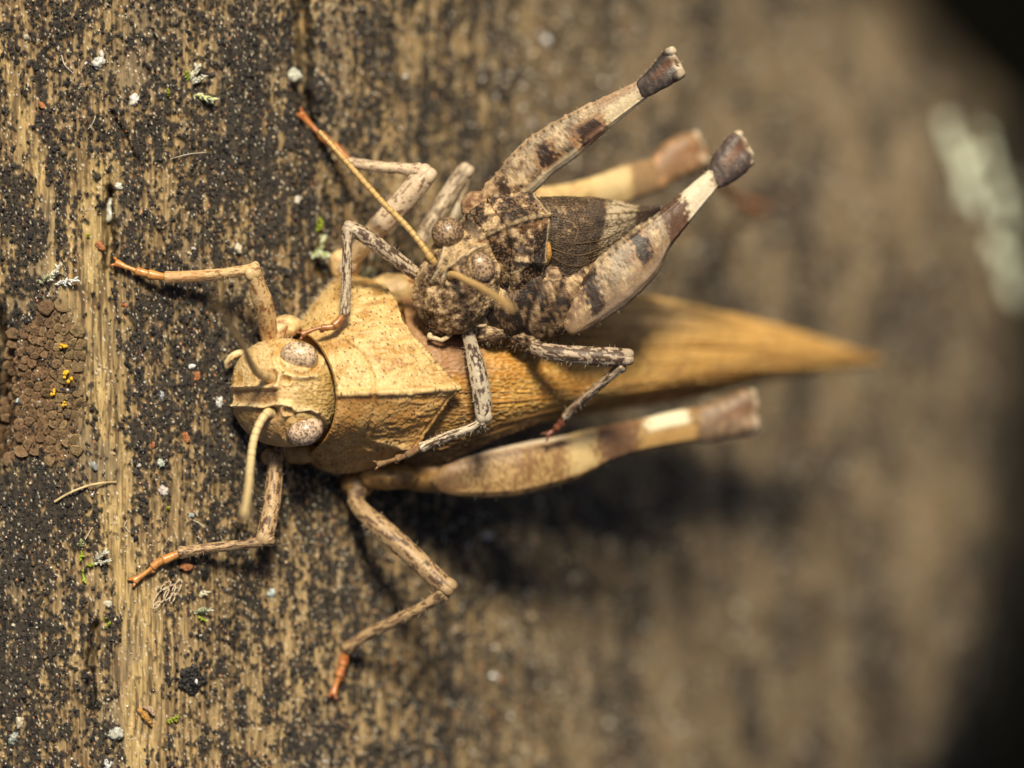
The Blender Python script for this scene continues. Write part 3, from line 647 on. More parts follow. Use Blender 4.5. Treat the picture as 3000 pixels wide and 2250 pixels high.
def fw_color(V, U, W, X, Y, net):
    g = fbm(V*.8, 3, seed=90); g2 = fbm(V*4, 2, seed=91)
    c = mix((.42, .175, .022), (.58, .30, .055), sm(-.3, .5, g+.3*g2)); c = mix(c, (.72, .40, .12), sm(1650, 1900, X)*.8)
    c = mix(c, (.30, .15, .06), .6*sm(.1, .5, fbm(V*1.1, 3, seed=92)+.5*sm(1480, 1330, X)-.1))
    c = mix(c, (.70, .48, .19), net*.75); c = mix(c, (.05, .03, .02), spots(X, Y, 19, 4.2, .62, 3)*.85*sm(1800, 1500, X))
    st_ = fbm(np.stack([X/260, Y/16, 0*X], -1), 3, seed=93)
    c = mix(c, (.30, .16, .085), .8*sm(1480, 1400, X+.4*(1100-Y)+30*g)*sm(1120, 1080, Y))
    c = mix(c, (.17, .075, .025), .75*np.exp(-(polydist(X, Y, [(1800, 1040), (1850, 990), (1900, 950)])/42)**2)*sm(-.5, .2, g2+g))
    c = mix(c, (.74, .50, .24), .7*np.exp(-(np.hypot((X-1930)/150, (Y-925)/60))**2))
    c = mix(c, (.20, .09, .028), .65*sm(1900, 2100, X)*sm(-.1, .4, st_+.004*(Y-1060)))
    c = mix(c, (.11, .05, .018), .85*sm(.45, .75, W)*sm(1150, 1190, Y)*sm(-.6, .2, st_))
    c = mix(c, (.10, .045, .02), .75*sm(.12, .35, st_-.12)*sm(1250, 1350, X)*sm(1900, 1700, X)*.6)
    return c
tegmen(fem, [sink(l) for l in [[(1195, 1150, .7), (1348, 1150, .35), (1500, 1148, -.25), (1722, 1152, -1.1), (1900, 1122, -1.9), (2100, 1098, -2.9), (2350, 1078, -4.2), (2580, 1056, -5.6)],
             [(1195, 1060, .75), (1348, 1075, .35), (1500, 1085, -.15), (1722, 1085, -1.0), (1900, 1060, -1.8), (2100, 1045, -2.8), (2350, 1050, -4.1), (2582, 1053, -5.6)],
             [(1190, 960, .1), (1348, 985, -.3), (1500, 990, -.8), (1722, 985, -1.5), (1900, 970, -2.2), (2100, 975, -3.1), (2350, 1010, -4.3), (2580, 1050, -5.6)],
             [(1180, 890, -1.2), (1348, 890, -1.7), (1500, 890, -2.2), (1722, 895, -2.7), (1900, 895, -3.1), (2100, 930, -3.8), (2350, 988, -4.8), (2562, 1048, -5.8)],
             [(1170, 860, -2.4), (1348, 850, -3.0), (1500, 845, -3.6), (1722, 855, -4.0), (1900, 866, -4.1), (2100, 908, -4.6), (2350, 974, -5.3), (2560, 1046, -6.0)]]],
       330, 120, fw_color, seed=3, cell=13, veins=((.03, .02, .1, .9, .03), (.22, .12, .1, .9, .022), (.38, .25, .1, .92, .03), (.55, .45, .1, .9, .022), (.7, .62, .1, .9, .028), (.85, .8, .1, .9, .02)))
tegmen(fem, [sink(l) for l in [[(1195, 1140, .62), (1348, 1142, .28), (1500, 1142, -.3), (1722, 1140, -1.2), (1900, 1112, -2.0), (2100, 1090, -3.0), (2350, 1072, -4.3), (2570, 1058, -5.7)],
             [(1195, 1220, .5), (1348, 1210, .1), (1500, 1190, -.4), (1722, 1158, -1.25), (1900, 1132, -2.05), (2100, 1108, -3.05), (2350, 1084, -4.4), (2570, 1062, -5.75)],
             [(1190, 1300, -.2), (1348, 1275, -.55), (1500, 1228, -.9), (1650, 1192, -1.5), (1900, 1142, -2.4), (2100, 1117, -3.3), (2350, 1092, -4.6), (2566, 1066, -5.85)],
             [(1180, 1362, -1.7), (1320, 1345, -1.7), (1480, 1275, -1.8), (1640, 1218, -2.2), (1850, 1158, -2.9), (2080, 1124, -3.7), (2330, 1098, -4.9), (2560, 1070, -6.0)]]],
       330, 100, fw_color, seed=5, cell=12, veins=((.16, .2, .05, .9, .032), (.34, .38, .05, .9, .022), (.55, .55, .05, .92, .03), (.72, .72, .05, .9, .022), (.9, .9, .05, .9, .026)))
hair_part(FH, fem, (.62, .50, .34))

# ------------------------------------------------------------------ the dark mottled male on her back
male = thing('grasshopper', 'small dark brown mottled grasshopper riding on the back of the large tan one', 'grasshopper', P(1480, 900, -1.2))
MH = []
# head
hu = np.array([.33, .86, .42]); HA = frame((-.35, -.3, 1), hu)
HV, HL = ellipsoid(P(1342, 828, .85), HA, (1.45, 1.60, 2.08), 180, 220, 2.25, pole=1)
N = outn(HV); X, Y = PXY(HV); fr = sm(-.05, .25, N[..., 2])
V_U = [(1263, 828), (1284, 790), (1299, 748), (1305, 722), (1322, 700), (1346, 686), (1372, 668)]; V_L = [(1292, 845), (1300, 806), (1312, 782), (1328, 774), (1352, 752), (1372, 748), (1384, 736), (1400, 727), (1424, 716)]
d = .10*ridge_px(V_U, 6)+.10*ridge_px(V_L, 6)
ins = inpoly(X, Y, V_U+V_L[::-1]); d = d-.04*ins
q = np.hypot(X-1320, Y-808); d = d-.28*np.exp(-(q/19)**2)+.06*np.exp(-((q-25)/6)**2)
q = np.hypot(X-1266, Y-762); d = d-.15*np.exp(-(q/15)**2)
q = np.hypot((X-1411)/40, (Y-781)/44); d = d-.12*np.exp(-((q-1.05)/.12)**2)+.06*np.exp(-((q-1.3)/.12)**2)
d = d+.12*np.exp(-(polydist(X, Y, [(1250, 770), (1222, 820), (1216, 880), (1232, 930), (1262, 958)])/9)**2)*(.7+.5*fbm(n3(Y*.09, X*.02), 2, seed=130))
d = d-.13*np.exp(-(polydist(X, Y, [(1262, 838), (1300, 850), (1350, 850)])/10)**2)-.08*np.exp(-(polydist(X, Y, [(1262, 935), (1310, 930), (1350, 918)])/7)**2)
d = d+.09*fbm(HV*1.5, 4, seed=131)+.03*fbm(HV*7, 3, seed=132)*sm(800, 850, Y)
f1, f2, i1 = worley(X/9, Y/9, 15); sp = spots(X, Y, 9, 2.8, .35, 18)
HV = HV+N*((d+.02*sp)*fr)[..., None]
c = mottle(HV, 1.2, 133, dark=.04, light=.04-.08*sm(790, 850, Y))
c = mix(c, (.56, .39, .20), .9*sm(-.6, .2, fbm(HV*2.5, 3, seed=134))*np.clip(ins*sm(810, 780, Y)+.8*sm(1360, 1390, X)*sm(800, 760, Y)+.5*sm(760, 720, Y), 0, 1))
c = mix(c, (.62, .50, .32), .55*np.clip(ridge_px(V_U, 4)+ridge_px(V_L, 4), 0, 1))
c = mix(c, (.05, .035, .028), .85*np.clip(sp, 0, 1)*fr*sm(860, 800, Y))
c = mix(c, ML_, .5*np.exp(-(polydist(X, Y, [(1245, 780), (1222, 820), (1214, 880), (1230, 935)])/10)**2))
mb = [(HV, gridfaces(180, 220, True), c.reshape(-1, 3))]; MHEAD = HV
MH += hairs_on(HV, N, 70, .17, .005, 141, (N[..., 2] > -.3) & (N[..., 2] < .3))
# pronotum
PL = [[(1385, 720, -.6), (1440, 660, -.6), (1500, 650, -.6), (1560, 640, -.6)],
      [(1368, 650, .4), (1428, 600, .4), (1495, 590, .3), (1560, 590, .2)],
      [(1345, 655, .9), (1442, 580, 1.35), (1505, 574, 1.2), (1568, 573, 1.0)],
      [(1362, 680, 1.4), (1465, 618, 1.9), (1530, 604, 1.7), (1592, 602, 1.3)],
      [(1385, 712, 1.8), (1490, 660, 2.4), (1552, 640, 2.15), (1612, 628, 1.5)],
      [(1405, 745, 1.7), (1500, 715, 2.2), (1555, 705, 2.0), (1608, 690, 1.5)],
      [(1418, 778, 1.3), (1508, 762, 1.95), (1558, 766, 1.8), (1600, 766, 1.4)],
      [(1424, 832, .8), (1490, 830, 1.3), (1540, 828, 1.25), (1592, 806, 1.0)],
      [(1436, 890, .4), (1478, 905, .7), (1525, 900, .7), (1572, 870, .6)],
      [(1425, 935, -.3), (1478, 955, .0), (1525, 948, .0), (1560, 915, .1)],
      [(1425, 930, -1.0), (1478, 945, -.8), (1525, 938, -.8), (1560, 905, -.7)]]
PV, ps = skin(PL, 190, 330, sharp=(4,)); N = upfix(PV); X, Y = PXY(PV)
U = np.linspace(0, 1, 190)[:, None]+0*X; W = np.linspace(0, 1, 330)[None]+0*X
keel = np.exp(-((W-ps[4])/.011)**2)*(1-.9*np.exp(-((U-.42)/.05)**2))*(.7+.3*np.sin(U*60))
sul = np.exp(-((U-.40-.10*np.abs(W-ps[4])-.02*fbm(PV*3, 2, seed=150))/.022)**2)+.6*np.exp(-((U-.17-.03*fbm(PV*2, 2, seed=151))/.022)**2)
car = np.exp(-((W-ps[6])/.014)**2)*sm(.45, .55, U)+np.exp(-((W-ps[2])/.016)**2)
d = .14*keel-.12*sul+.10*car+.10*fbm(PV*1.4, 4, seed=152)+.03*fbm(PV*7, 3, seed=153)-.16*np.exp(-(np.hypot((X-1515), (Y-715))/16)**2)
PV = PV+N*d[..., None]
k = 4; PV[-k:] -= np.array([0, 0, .15])*(np.linspace(0, 1, k)**2)[:, None, None]
g = fbm(PV*1.8, 3, seed=154)
c = mottle(PV, 1.1, 155, dark=.10+.16*sm(ps[6], ps[6]+.08, W), light=-.02-.16*sm(ps[6], ps[6]+.08, W))
dk = np.clip(np.exp(-(polydist(X, Y, [(1492, 668), (1490, 690), (1510, 715), (1540, 735), (1560, 742)])/11)**2)+np.exp(-(np.hypot(X-1418, Y-640)/16)**2)+np.exp(-(np.hypot(X-1468, Y-645)/13)**2)+.8*np.exp(-(np.hypot(X-1493, Y-845)/20)**2)+.7*np.exp(-((Y-768)/6)**2)*(X > 1505), 0, 1)
c = mix(c, BLK, dk*.85*sm(-.5, .1, g)); c = mix(c, (.36, .17, .07), .55*np.exp(-((W-ps[4]-.02)/.02)**2)*sm(-.3, .2, g))
c = mix(c, (.60, .46, .27), .6*np.exp(-((U-.985)/.02)**2)+.5*car*sm(0, .4, g)+.45*keel); c = mix(c, (.42, .31, .2), .6*sm(.2, .05, U)*sm(ps[2], ps[4], W)*sm(ps[6], ps[4], W))
mb.append((PV, gridfaces(190, 330), c.reshape(-1, 3)))
MH += hairs_on(PV, N, 90, .15, .005, 142, (W > .86))
# thorax side and abdomen
TB = [(1400, 830, -.2, 210), (1480, 845, -.35, 300), (1580, 840, -.5, 320), (1660, 800, -.9, 280), (1760, 740, -1.7, 200), (1860, 680, -2.4, 150), (1930, 640, -3.0, 80)]
TV, t, th = limb(TB, 150, 80, .75, 0, .5); N = outn(TV); X, Y = PXY(TV)
pl = np.exp(-(polydist(X, Y, [(1590, 820), (1560, 900), (1530, 990)])/6)**2)+np.exp(-(polydist(X, Y, [(1650, 840), (1625, 900), (1600, 990)])/6)**2)
TV = TV+N*(.10*fbm(TV*1.5, 4, seed=160)+.03*fbm(TV*6, 2, seed=161)-.14*pl)[..., None]
c = mottle(TV, 1.0, 162, dark=.22, light=-.22); c = mix(c, MD, .8*np.clip(pl, 0, 1))
mb.append((TV, gridfaces(TV.shape[0], 80, True), c.reshape(-1, 3)))
for (px, py, z, rx, ry, rz, s) in ((1290, 955, .2, 52, 34, 50, 1), (1376, 960, .0, 34, 38, 36, 2), (1440, 975, -.2, 60, 34, 50, 3), (1540, 985, -.3, 52, 42, 50, 4), (1565, 1000, -.2, 26, 32, 30, 5), (1630, 930, -.3, 40, 62, 60, 6),
                               (1612, 808, .75, 34, 30, 24, 7), (1410, 930, .2, 34, 26, 34, 8), (1400, 605, -.3, 48, 44, 46, 9), (1480, 965, .1, 46, 16, 26, 10), (1392, 742, .75, 58, 62, 60, 11), (1400, 860, .3, 62, 80, 60, 12)):
    V, _ = ellipsoid(P(px, py, z), np.eye(3), np.array([rx, ry, rz])/PX, 44, 52, 2.3)
    V = V+outn(V)*(.07*fbm(V*2.6, 4, seed=163+s)+.03*fbm(V*7, 2, seed=170))[..., None]
    c = mottle(V, 1.2, 180+s, dark=.16, light=-.08)
    if s == 7: c = mix((.46, .31, .17), (.14, .08, .045), sm(-.3, .5, fbm(V*4, 2, seed=7)))
    if s == 9: c = mix((.42, .27, .15), (.2, .1, .05), sm(-.2, .5, fbm(V*4, 2, seed=7)))
    mb.append((V, gridfaces(44, 52, True), c.reshape(-1, 3))); 
    if s in (3, 4, 5): MH += hairs_on(V, outn(V), 45, .24, .006, 190+s, outn(V)[..., 1] < -.2)
# wing root lobe behind the pronotum
mb.append((lambda V: (V, gridfaces(V.shape[0], 16, True), np.array((.46, .23, .05))))(limb([(1604, 690, 1.25, 5), (1606, 720, 1.35, 15), (1608, 748, 1.3, 17), (1602, 776, 1.0, 8)], 30, 16)[0]))
obj('body', *join(mb), 'cuticle_mottled', male)
eye(1312, 684, zat(MHEAD, 1325, 715)-.30, 47, 44, 52, 20, male, (.44, .29, .17), (.04, .025, .017), 4, cell=5, dens=.5, tilt=(-.2, .3, 1))
eye(1411, 782, zat(MHEAD, 1408, 785)-.24, 38, 45, 30, 10, male, (.46, .31, .19), (.05, .03, .02), 9, cell=5, dens=.38, tilt=(.3, 0, 1))
za, zb = zat(MHEAD, 1270, 764), zat(MHEAD, 1320, 808)
antenna([(1276, 772, za-.1, 24), (1262, 755, za+.05, 22), (1232, 712, za+.0, 19), (1184, 655, za-.25, 19), (1125, 597, za-.6, 18), (1053, 517, za-1.1, 18), (985, 440, za-1.6, 17), (935, 385, za-1.9, 15)], male, (.52, .34, .12), 83, 27)
antenna([(1322, 812, zb-.2, 26), (1322, 806, zb+.25, 25), (1336, 806, zb+.65, 21), (1368, 822, zb+1.4, 22), (1415, 846, zb+2.9, 22), (1458, 872, zb+4.6, 22), (1500, 905, zb+6.6, 22)], male, (.55, .36, .15), 84, 24)
for pts in ([(1270, 965, .5, 17), (1258, 985, .6, 15), (1262, 992, .65, 13)], [(1258, 988, .65, 14), (1278, 992, .7, 13), (1296, 998, .7, 12)], [(1294, 997, .7, 14), (1310, 988, .7, 13), (1320, 980, .6, 11)], [(1402, 930, .9, 13), (1408, 920, 1.0, 14), (1418, 908, 1.0, 10)], [(1388, 948, .8, 10), (1405, 954, .9, 9), (1424, 952, .8, 9)]):
    segment('palp', pts, (.56, .42, .25), (.3, .2, .1), .1, 85, male, 'antenna_cuticle', ridge=0, n=26, m=12)
# legs
LM, LS = (.54, .43, .30), (.10, .062, .042)
SPSIGN[0] = -1
leg(male, 'fore_leg', None, [(1232, 812, .7, 36), (1205, 792, .95, 40), (1130, 735, 1.5, 44), (1060, 685, 1.8, 44), (1026, 668, 1.85, 40)], [(1020, 680, 1.85, 31), (1017, 720, 1.9, 27), (1016, 792, 1.95, 28), (1010, 918, 1.95, 28)],
    [(1012, 912, 1.95, 24), (998, 934, 1.95, 25), (975, 956, 2.0, 24), (930, 962, 2.05, 17), (884, 980, 2.1, 19)], LM, LS, .30, 300, MH, spines=6, tc=((.40, .18, .05), (.26, .09, .03)), w=.85, hair=30)
SPSIGN[0] = 1
leg(male, 'fore_leg', [(1378, 960, .1, 46), (1374, 985, .5, 40)], [(1373, 985, .5, 36), (1384, 1030, .95, 43), (1398, 1083, 1.25, 49), (1410, 1150, 1.35, 52), (1416, 1205, 1.3, 50), (1418, 1218, 1.25, 46)],
    [(1412, 1238, 1.2, 30), (1380, 1254, 1.15, 25), (1312, 1278, 1.0, 27), (1235, 1310, .8, 26)], [(1238, 1308, .8, 24), (1210, 1322, .6, 24), (1180, 1336, .4, 22), (1145, 1350, .2, 18), (1108, 1360, .0, 20)], (.60, .50, .36), LS, .24, 310, MH, tc=((.34, .21, .11), (.22, .12, .06)), w=.85, hair=40)
leg(male, 'middle_leg', [(1555, 985, -.2, 40), (1566, 1018, .3, 36)], [(1562, 1020, .3, 38), (1620, 1032, .6, 46), (1720, 1042, .7, 52), (1800, 1046, .6, 54), (1830, 1046, .5, 48)],
    [(1820, 1072, .4, 31), (1790, 1100, .2, 26), (1722, 1159, -.5, 25), (1657, 1220, -1.3, 25)], [(1660, 1216, -1.3, 24), (1648, 1236, -1.5, 24), (1634, 1250, -1.6, 22), (1620, 1262, -1.7, 18), (1604, 1274, -1.7, 19)], (.44, .34, .24), LS, .34, 320, MH, tc=((.22, .08, .04), (.15, .05, .03)), w=.85, hair=30)
leg(male, 'middle_leg', None, [(1235, 700, -1.6, 44), (1262, 655, -1.6, 48), (1318, 565, -1.7, 50), (1362, 500, -1.8, 46)], [(1368, 512, -1.9, 32), (1350, 570, -2.0, 28), (1328, 640, -2.1, 27), (1300, 740, -2.2, 26)],
    [(1300, 738, -2.2, 24), (1285, 765, -2.1, 24), (1265, 790, -2.0, 22), (1240, 810, -1.9, 18), (1215, 825, -1.8, 19)], (.50, .40, .28), (.2, .14, .09), .18, 330, MH, w=.85, hair=10, tb=((.0, .3, (.45, .34, .24), .6), (.36, .5, (.62, .55, .42), .8)))
hind_leg(male, [(1390, 592), (1420, 545), (1449, 513), (1526, 422), (1616, 360), (1684, 324), (1752, 292), (1820, 260), (1885, 228)],
         [(1400, 620), (1470, 605), (1553, 572), (1625, 507), (1675, 472), (1720, 434), (1770, 390), (1815, 353), (1905, 280)], [.1, .5, 1.0, 1.5],
         ([(1862, 244), (1882, 222), (1903, 202), (1950, 146), (1975, 150)], [(1880, 290), (1905, 282), (1935, 266), (1985, 238), (2012, 214)], [1.5, 1.7]),
         (.50, .405, .275), (.27, .18, .105), .10, ((.10, .9, -1.2, -.62, (.66, .55, .38), .6), (.0, .14, -1.2, 1.2, (.36, .22, .12), .4), (.14, .20, -.7, .5, (.04, .022, .015), .95), (.37, .50, -.65, .40, (.38, .20, .08), .6), (.395, .475, -.60, .40, (.03, .015, .01), 1.0), (.30, .33, .1, .4, (.08, .04, .02), .7), (.56, .76, -.95, .25, (.34, .17, .07), .7), (.60, .73, -.9, .1, (.04, .02, .012), 1.0), (.64, .74, -1.2, -.45, (.16, .085, .05), .9), (.56, .62, .0, .5, (.1, .06, .04), .7), (.76, .95, -1.2, .2, (.66, .54, .34), .6), (.74, .98, .25, 1.2, (.30, .17, .09), .6), (.0, .95, .78, 1.2, (.52, .34, .20), .4)),
         240, [(1960, 205, 1.2, 36), (1900, 252, .7, 26), (1740, 365, .0, 26), (1590, 480, -.6, 26)], [(1590, 480, -.6, 24), (1570, 505, -.7, 24), (1550, 530, -.8, 22), (1530, 550, -.9, 18), (1512, 570, -.9, 18)], MH, kcol=(.05, .038, .032))
hind_leg(male, [(1648, 900), (1678, 858), (1751, 762), (1790, 724), (1832, 690), (1914, 632), (1980, 580), (2030, 535), (2090, 488)],
         [(1650, 985), (1695, 978), (1751, 950), (1800, 920), (1844, 888), (1926, 803), (1958, 735), (2041, 626), (2105, 545)], [.3, .3, -.2, -1.0],
         ([(2072, 506), (2082, 470), (2100, 440), (2146, 390), (2180, 402)], [(2092, 556), (2118, 548), (2150, 532), (2190, 500), (2210, 455)], [-1.0, -1.4]),
         (.49, .395, .265), (.22, .145, .088), .14, ((.0, .66, -1.2, -.15, (.27, .185, .115), .7), (.0, .12, -1.2, 1.2, (.22, .13, .075), .5), (.15, .23, -.6, .95, (.035, .02, .014), 1.0), (.43, .56, -.35, .85, (.34, .19, .09), .6), (.455, .54, -.3, .85, (.03, .017, .012), 1.0), (.65, .78, -1.2, 1.2, (.09, .042, .024), .95), (.80, .965, -1.2, 1.2, (.72, .62, .46), .8), (.2, .6, -1.2, -.55, (.24, .17, .12), .6)),  # first band darkens the lower face, shading put into colour; other bands are markings
         260, [(2150, 455, -1.8, 38), (2080, 530, -2.2, 28), (1900, 715, -2.2, 28), (1740, 890, -2.0, 28)], [(1740, 890, -2.0, 26), (1726, 905, -2.0, 26), (1712, 920, -2.0, 24), (1700, 930, -2.0, 20), (1688, 940, -2.0, 20)], MH, kcol=(.07, .05, .042))
def mw_color(V, U, W, X, Y, net):
    g = fbm(V*1.4, 3, seed=290); g2 = fbm(V*5, 2, seed=291)
    c = mix((.048, .029, .018), (.30, .20, .11), sm(.0, .5, .6*g+.9*g2-.05)); c = mix(c, (.035, .024, .018), .8*sm(.1, .4, g2-g*.6))
    bx = X+.25*(Y-650)
    c = mix(c, (.06, .045, .038), .75*sm(1695, 1720, bx+12*g)*sm(1775, 1755, bx+12*g)); c = mix(c, (.58, .46, .31), .8*sm(1765, 1785, bx+10*g)*sm(1870, 1850, bx+10*g)*sm(-.5, .2, g2+.2)); c = mix(c, (.10, .075, .06), .85*sm(1855, 1875, bx))
    c = mix(c, (.36, .25, .14), net*.45*sm(1800, 1700, X)); c = mix(c, (.028, .019, .014), .55*sm(1775, 1745, bx+10*g)*sm(-.3, .3, fbm(V*2.2, 2, seed=293)))
    return c
tegmen(male, [[(1560, 620, -.9), (1680, 625, -1.5), (1800, 630, -2.1), (1870, 630, -2.5), (1940, 618, -3.0)],
              [(1562, 578, .5), (1684, 578, -.2), (1806, 590, -1.2), (1868, 604, -1.8), (1938, 600, -2.6)],
              [(1585, 605, 1.2), (1690, 612, .6), (1805, 612, -.5), (1868, 614, -1.3), (1938, 602, -2.4)],
              [(1598, 650, 1.4), (1695, 660, .9), (1805, 645, -.3), (1866, 628, -1.2), (1938, 606, -2.4)]],
       150, 110, mw_color, vein=(.13, .08, .045), seed=7, cell=6, veins=((.55, .5, .05, .95, .02), (.75, .72, .05, .95, .018), (.92, .9, .05, .95, .024)), bumpy=.04)
tegmen(male, [[(1598, 640, 1.45), (1695, 652, .95), (1805, 640, -.25), (1866, 626, -1.15), (1938, 604, -2.35)],
              [(1604, 690, 1.45), (1692, 705, .95), (1790, 690, -.2), (1860, 650, -1.2), (1936, 610, -2.4)],
              [(1606, 740, 1.2), (1680, 770, .8), (1765, 745, -.3), (1850, 680, -1.3), (1932, 618, -2.5)],
              [(1604, 790, .7), (1665, 832, .5), (1740, 800, -.5), (1838, 705, -1.6), (1928, 624, -2.7)],
              [(1600, 830, .0), (1650, 880, .0), (1725, 840, -1.0), (1830, 720, -2.1), (1924, 630, -3.0)]],
       150, 130, mw_color, vein=(.13, .08, .045), seed=11, cell=6, veins=((.12, .1, .02, .9, .022), (.25, .22, .02, .9, .018), (.38, .34, .02, .9, .026), (.5, .47, .02, .9, .018), (.62, .6, .02, .9, .026), (.75, .74, .02, .9, .02), (.88, .86, .02, .9, .02)), bumpy=.04)
hair_part(MH, male, (.55, .47, .36))

# ------------------------------------------------------------------ things lying and growing on the wood
ICO = None
def ico():
    p = (1+5**.5)/2
    v = nrm(np.array([(-1, p, 0), (1, p, 0), (-1, -p, 0), (1, -p, 0), (0, -1, p), (0, 1, p), (0, -1, -p), (0, 1, -p), (p, 0, -1), (p, 0, 1), (-p, 0, -1), (-p, 0, 1)], float))
    f = np.array([(0, 11, 5), (0, 5, 1), (0, 1, 7), (0, 7, 10), (0, 10, 11), (1, 5, 9), (5, 11, 4), (11, 10, 2), (10, 7, 6), (7, 1, 8), (3, 9, 4), (3, 4, 2), (3, 2, 6), (3, 6, 8), (3, 8, 9), (4, 9, 5), (2, 4, 11), (6, 2, 10), (8, 6, 7), (9, 8, 1)])
    return v, f
IV, IF = ico()
def pebbles(pos, rad, R, rough=.25, squash=(1, 1, 1)):
    n = len(pos); A = R.normal(size=(n, 3, 3)); Q = np.linalg.qr(A)[0]
    v = IV[None]*(1+R.normal(size=(n, 12, 1))*rough)*(np.asarray(squash)*R.uniform(.75, 1.25, size=(n, 1, 3)))
    v = np.einsum('nij,nkj->nki', Q, v)*rad[:, None, None]+pos[:, None]
    F = (IF[None]+np.arange(n)[:, None, None]*12).reshape(-1, 3)
    return v.reshape(-1, 3), F
R = np.random.default_rng(21)
def scatter(n, x0, x1, y0, y1, keep):
    px = R.uniform(x0, x1, n); py = R.uniform(y0, y1, n)
    z, crust = wood_fields(px, py)[:2]
    k = keep(px, py, crust); px, py, z = px[k], py[k], z[k]
    kk = (D+ZF-z)/D/PX
    return np.stack([(px-1500)*kk, (1125-py)*kk, z], -1), px, py
pos, px, py = scatter(90000, -120, 1500, -120, 2380, lambda a, b, c: (c > .5) & (R.random(len(a)) < .85))
pos = pos[:48000]; na = 13000; rad = R.gamma(4, .0095, na)+.012
V1, F1 = pebbles(pos[:na]+[0, 0, .01], rad, R); OV = np.array([(1, 0, 0), (-1, 0, 0), (0, 1, 0), (0, -1, 0), (0, 0, 1), (0, 0, -1.)]); OF = np.array([(0, 2, 4), (2, 1, 4), (1, 3, 4), (3, 0, 4), (2, 0, 5), (1, 2, 5), (3, 1, 5), (0, 3, 5)])
nb_ = len(pos)-na; V2 = np.einsum('nij,kj->nki', np.linalg.qr(R.normal(size=(nb_, 3, 3)))[0], OV)*(R.gamma(3, .007, nb_)+.008)[:, None, None]+pos[na:, None]
F2 = (OF[None]+np.arange(nb_)[:, None, None]*6).reshape(-1, 3)
def gcol(n): return mix(mix((.014, .014, .016), (.055, .046, .038), R.random(n)**2), (.16, .11, .06), (R.random(n) < .10)*R.random(n))
V, F, cc = join([(V1, F1, np.repeat(gcol(na), 12, 0)), (V2.reshape(-1, 3), F2, np.repeat(gcol(nb_), 6, 0))])
tag(obj('black_crust_granules', V, F, cc, 'black_crust', smooth=False), 'fine black granular crust growing in patches over the wood', 'crust', kind='stuff')
pos, px, py = scatter(10000, -120, 2900, -120, 2380, lambda a, b, c: R.random(len(a)) < np.where(a < 1200, .9, .5))
n = len(pos); rad = R.gamma(2.4, .008, n)+.010; rad *= np.where(px > 1300, 2.2, 1.0)
pal = np.array([(.75, .72, .66), (.62, .56, .45), (.80, .62, .40), (.55, .24, .10), (.35, .30, .26), (.70, .70, .72)]); ci = R.choice(6, n, p=[.13, .30, .22, .06, .26, .03])
V, F = pebbles(pos+[0, 0, .02], rad, R)
tag(obj('sand_dust', V, F, np.repeat(pal[ci], 12, 0), 'mineral', smooth=False), 'tiny pale and rusty mineral dust strewn over the wood', 'sand', kind='stuff')

def blob(px, py, r, seed, sq=(1, 1, .6), n=18, m=22, amp=.18, lift=.3, rot=0, fr=2.2):
    z = wz(px, py); a = math.radians(rot); A = np.array([[math.cos(a), math.sin(a), 0], [-math.sin(a), math.cos(a), 0], [0, 0, 1.]])
    c = P(px, py, z)+np.array([0, 0, r/PX*sq[2]*lift]); V, L = ellipsoid(c, A, np.array(sq)*r/PX, n, m, 2.4)
    u = nrm(L); V = V+outn(V)*(amp*r/PX*fbm(u*fr*.6+seed*3.1, 3, seed=seed))[..., None]
    return V, gridfaces(n, m, True)
GR = [(289, 183, 17, (.70, .68, .62), 'pale rounded quartz grain with a smaller white grain above it'), (322, 618, 27, (.72, .74, .66), 'large oval glassy grain at the head of a dark crack'),
      (393, 292, 15, (.82, .80, .72), 'white angular grain beside the branched white and green tuft'), (642, 1179, 13, (.72, .70, .66), 'whitish grain on the wood just before the tan face'),
      (479, 1437, 15, (.74, .66, .62), 'pinkish white grain between the pale ridge and the tan front leg'), (472, 1356, 11, (.48, .52, .46), 'grey green grain on the wood beneath the tan face'),
      (472, 1157, 9, (.50, .54, .58), 'small bluish grey grain between the pale ridge and the tan face'), (563, 1073, 8, (.85, .86, .86), 'small bright white chip on the wood before the tan palps'),
      (339, 2149, 19, (.60, .60, .52), 'oval translucent grain on the pale ridge below the rusty husk'), (316, 2241, 16, (.64, .66, .66), 'grey glassy grain at the foot of the pale ridge'),
      (316, 1769, 11, (.66, .62, .50), 'cream grain on the pale ridge beside the shed net skin'), (59, 2117, 14, (.60, .52, .38), 'buff grain on black crust with a greenish grain below it'),
      (41, 2162, 15, (.38, .42, .38), 'greenish grey grain on black crust below a buff grain'), (796, 1737, 12, (.58, .66, .64), 'pale bluish chip inside the bend of the tan middle leg'),
      (298, 157, 8, (.88, .86, .80), 'tiny white grain above a pale rounded quartz grain'), (348, 545, 11, (.80, .78, .70), 'cream grain above the large oval glassy grain'),
      (695, 726, 14, (.80, .72, .56), 'cream grain beside the raised knee of the tan front leg'), (59, 1175, 10, (.66, .76, .82), 'bright bluish white chip lodged on the brown lichen'),
      (276, 1365, 13, (.30, .32, .32), 'dark grey grain on the pale ridge near the dry fibre'), (857, 218, 22, (.74, .74, .62), 'long pale blurred grain beside the deep dark crack'),
      (870, 585, 12, (.78, .72, .62), 'white blurred grain on the crust near the orange foot'), (560, 1510, 8, (.45, .50, .46), 'small grey grain above the lower tan foot')]
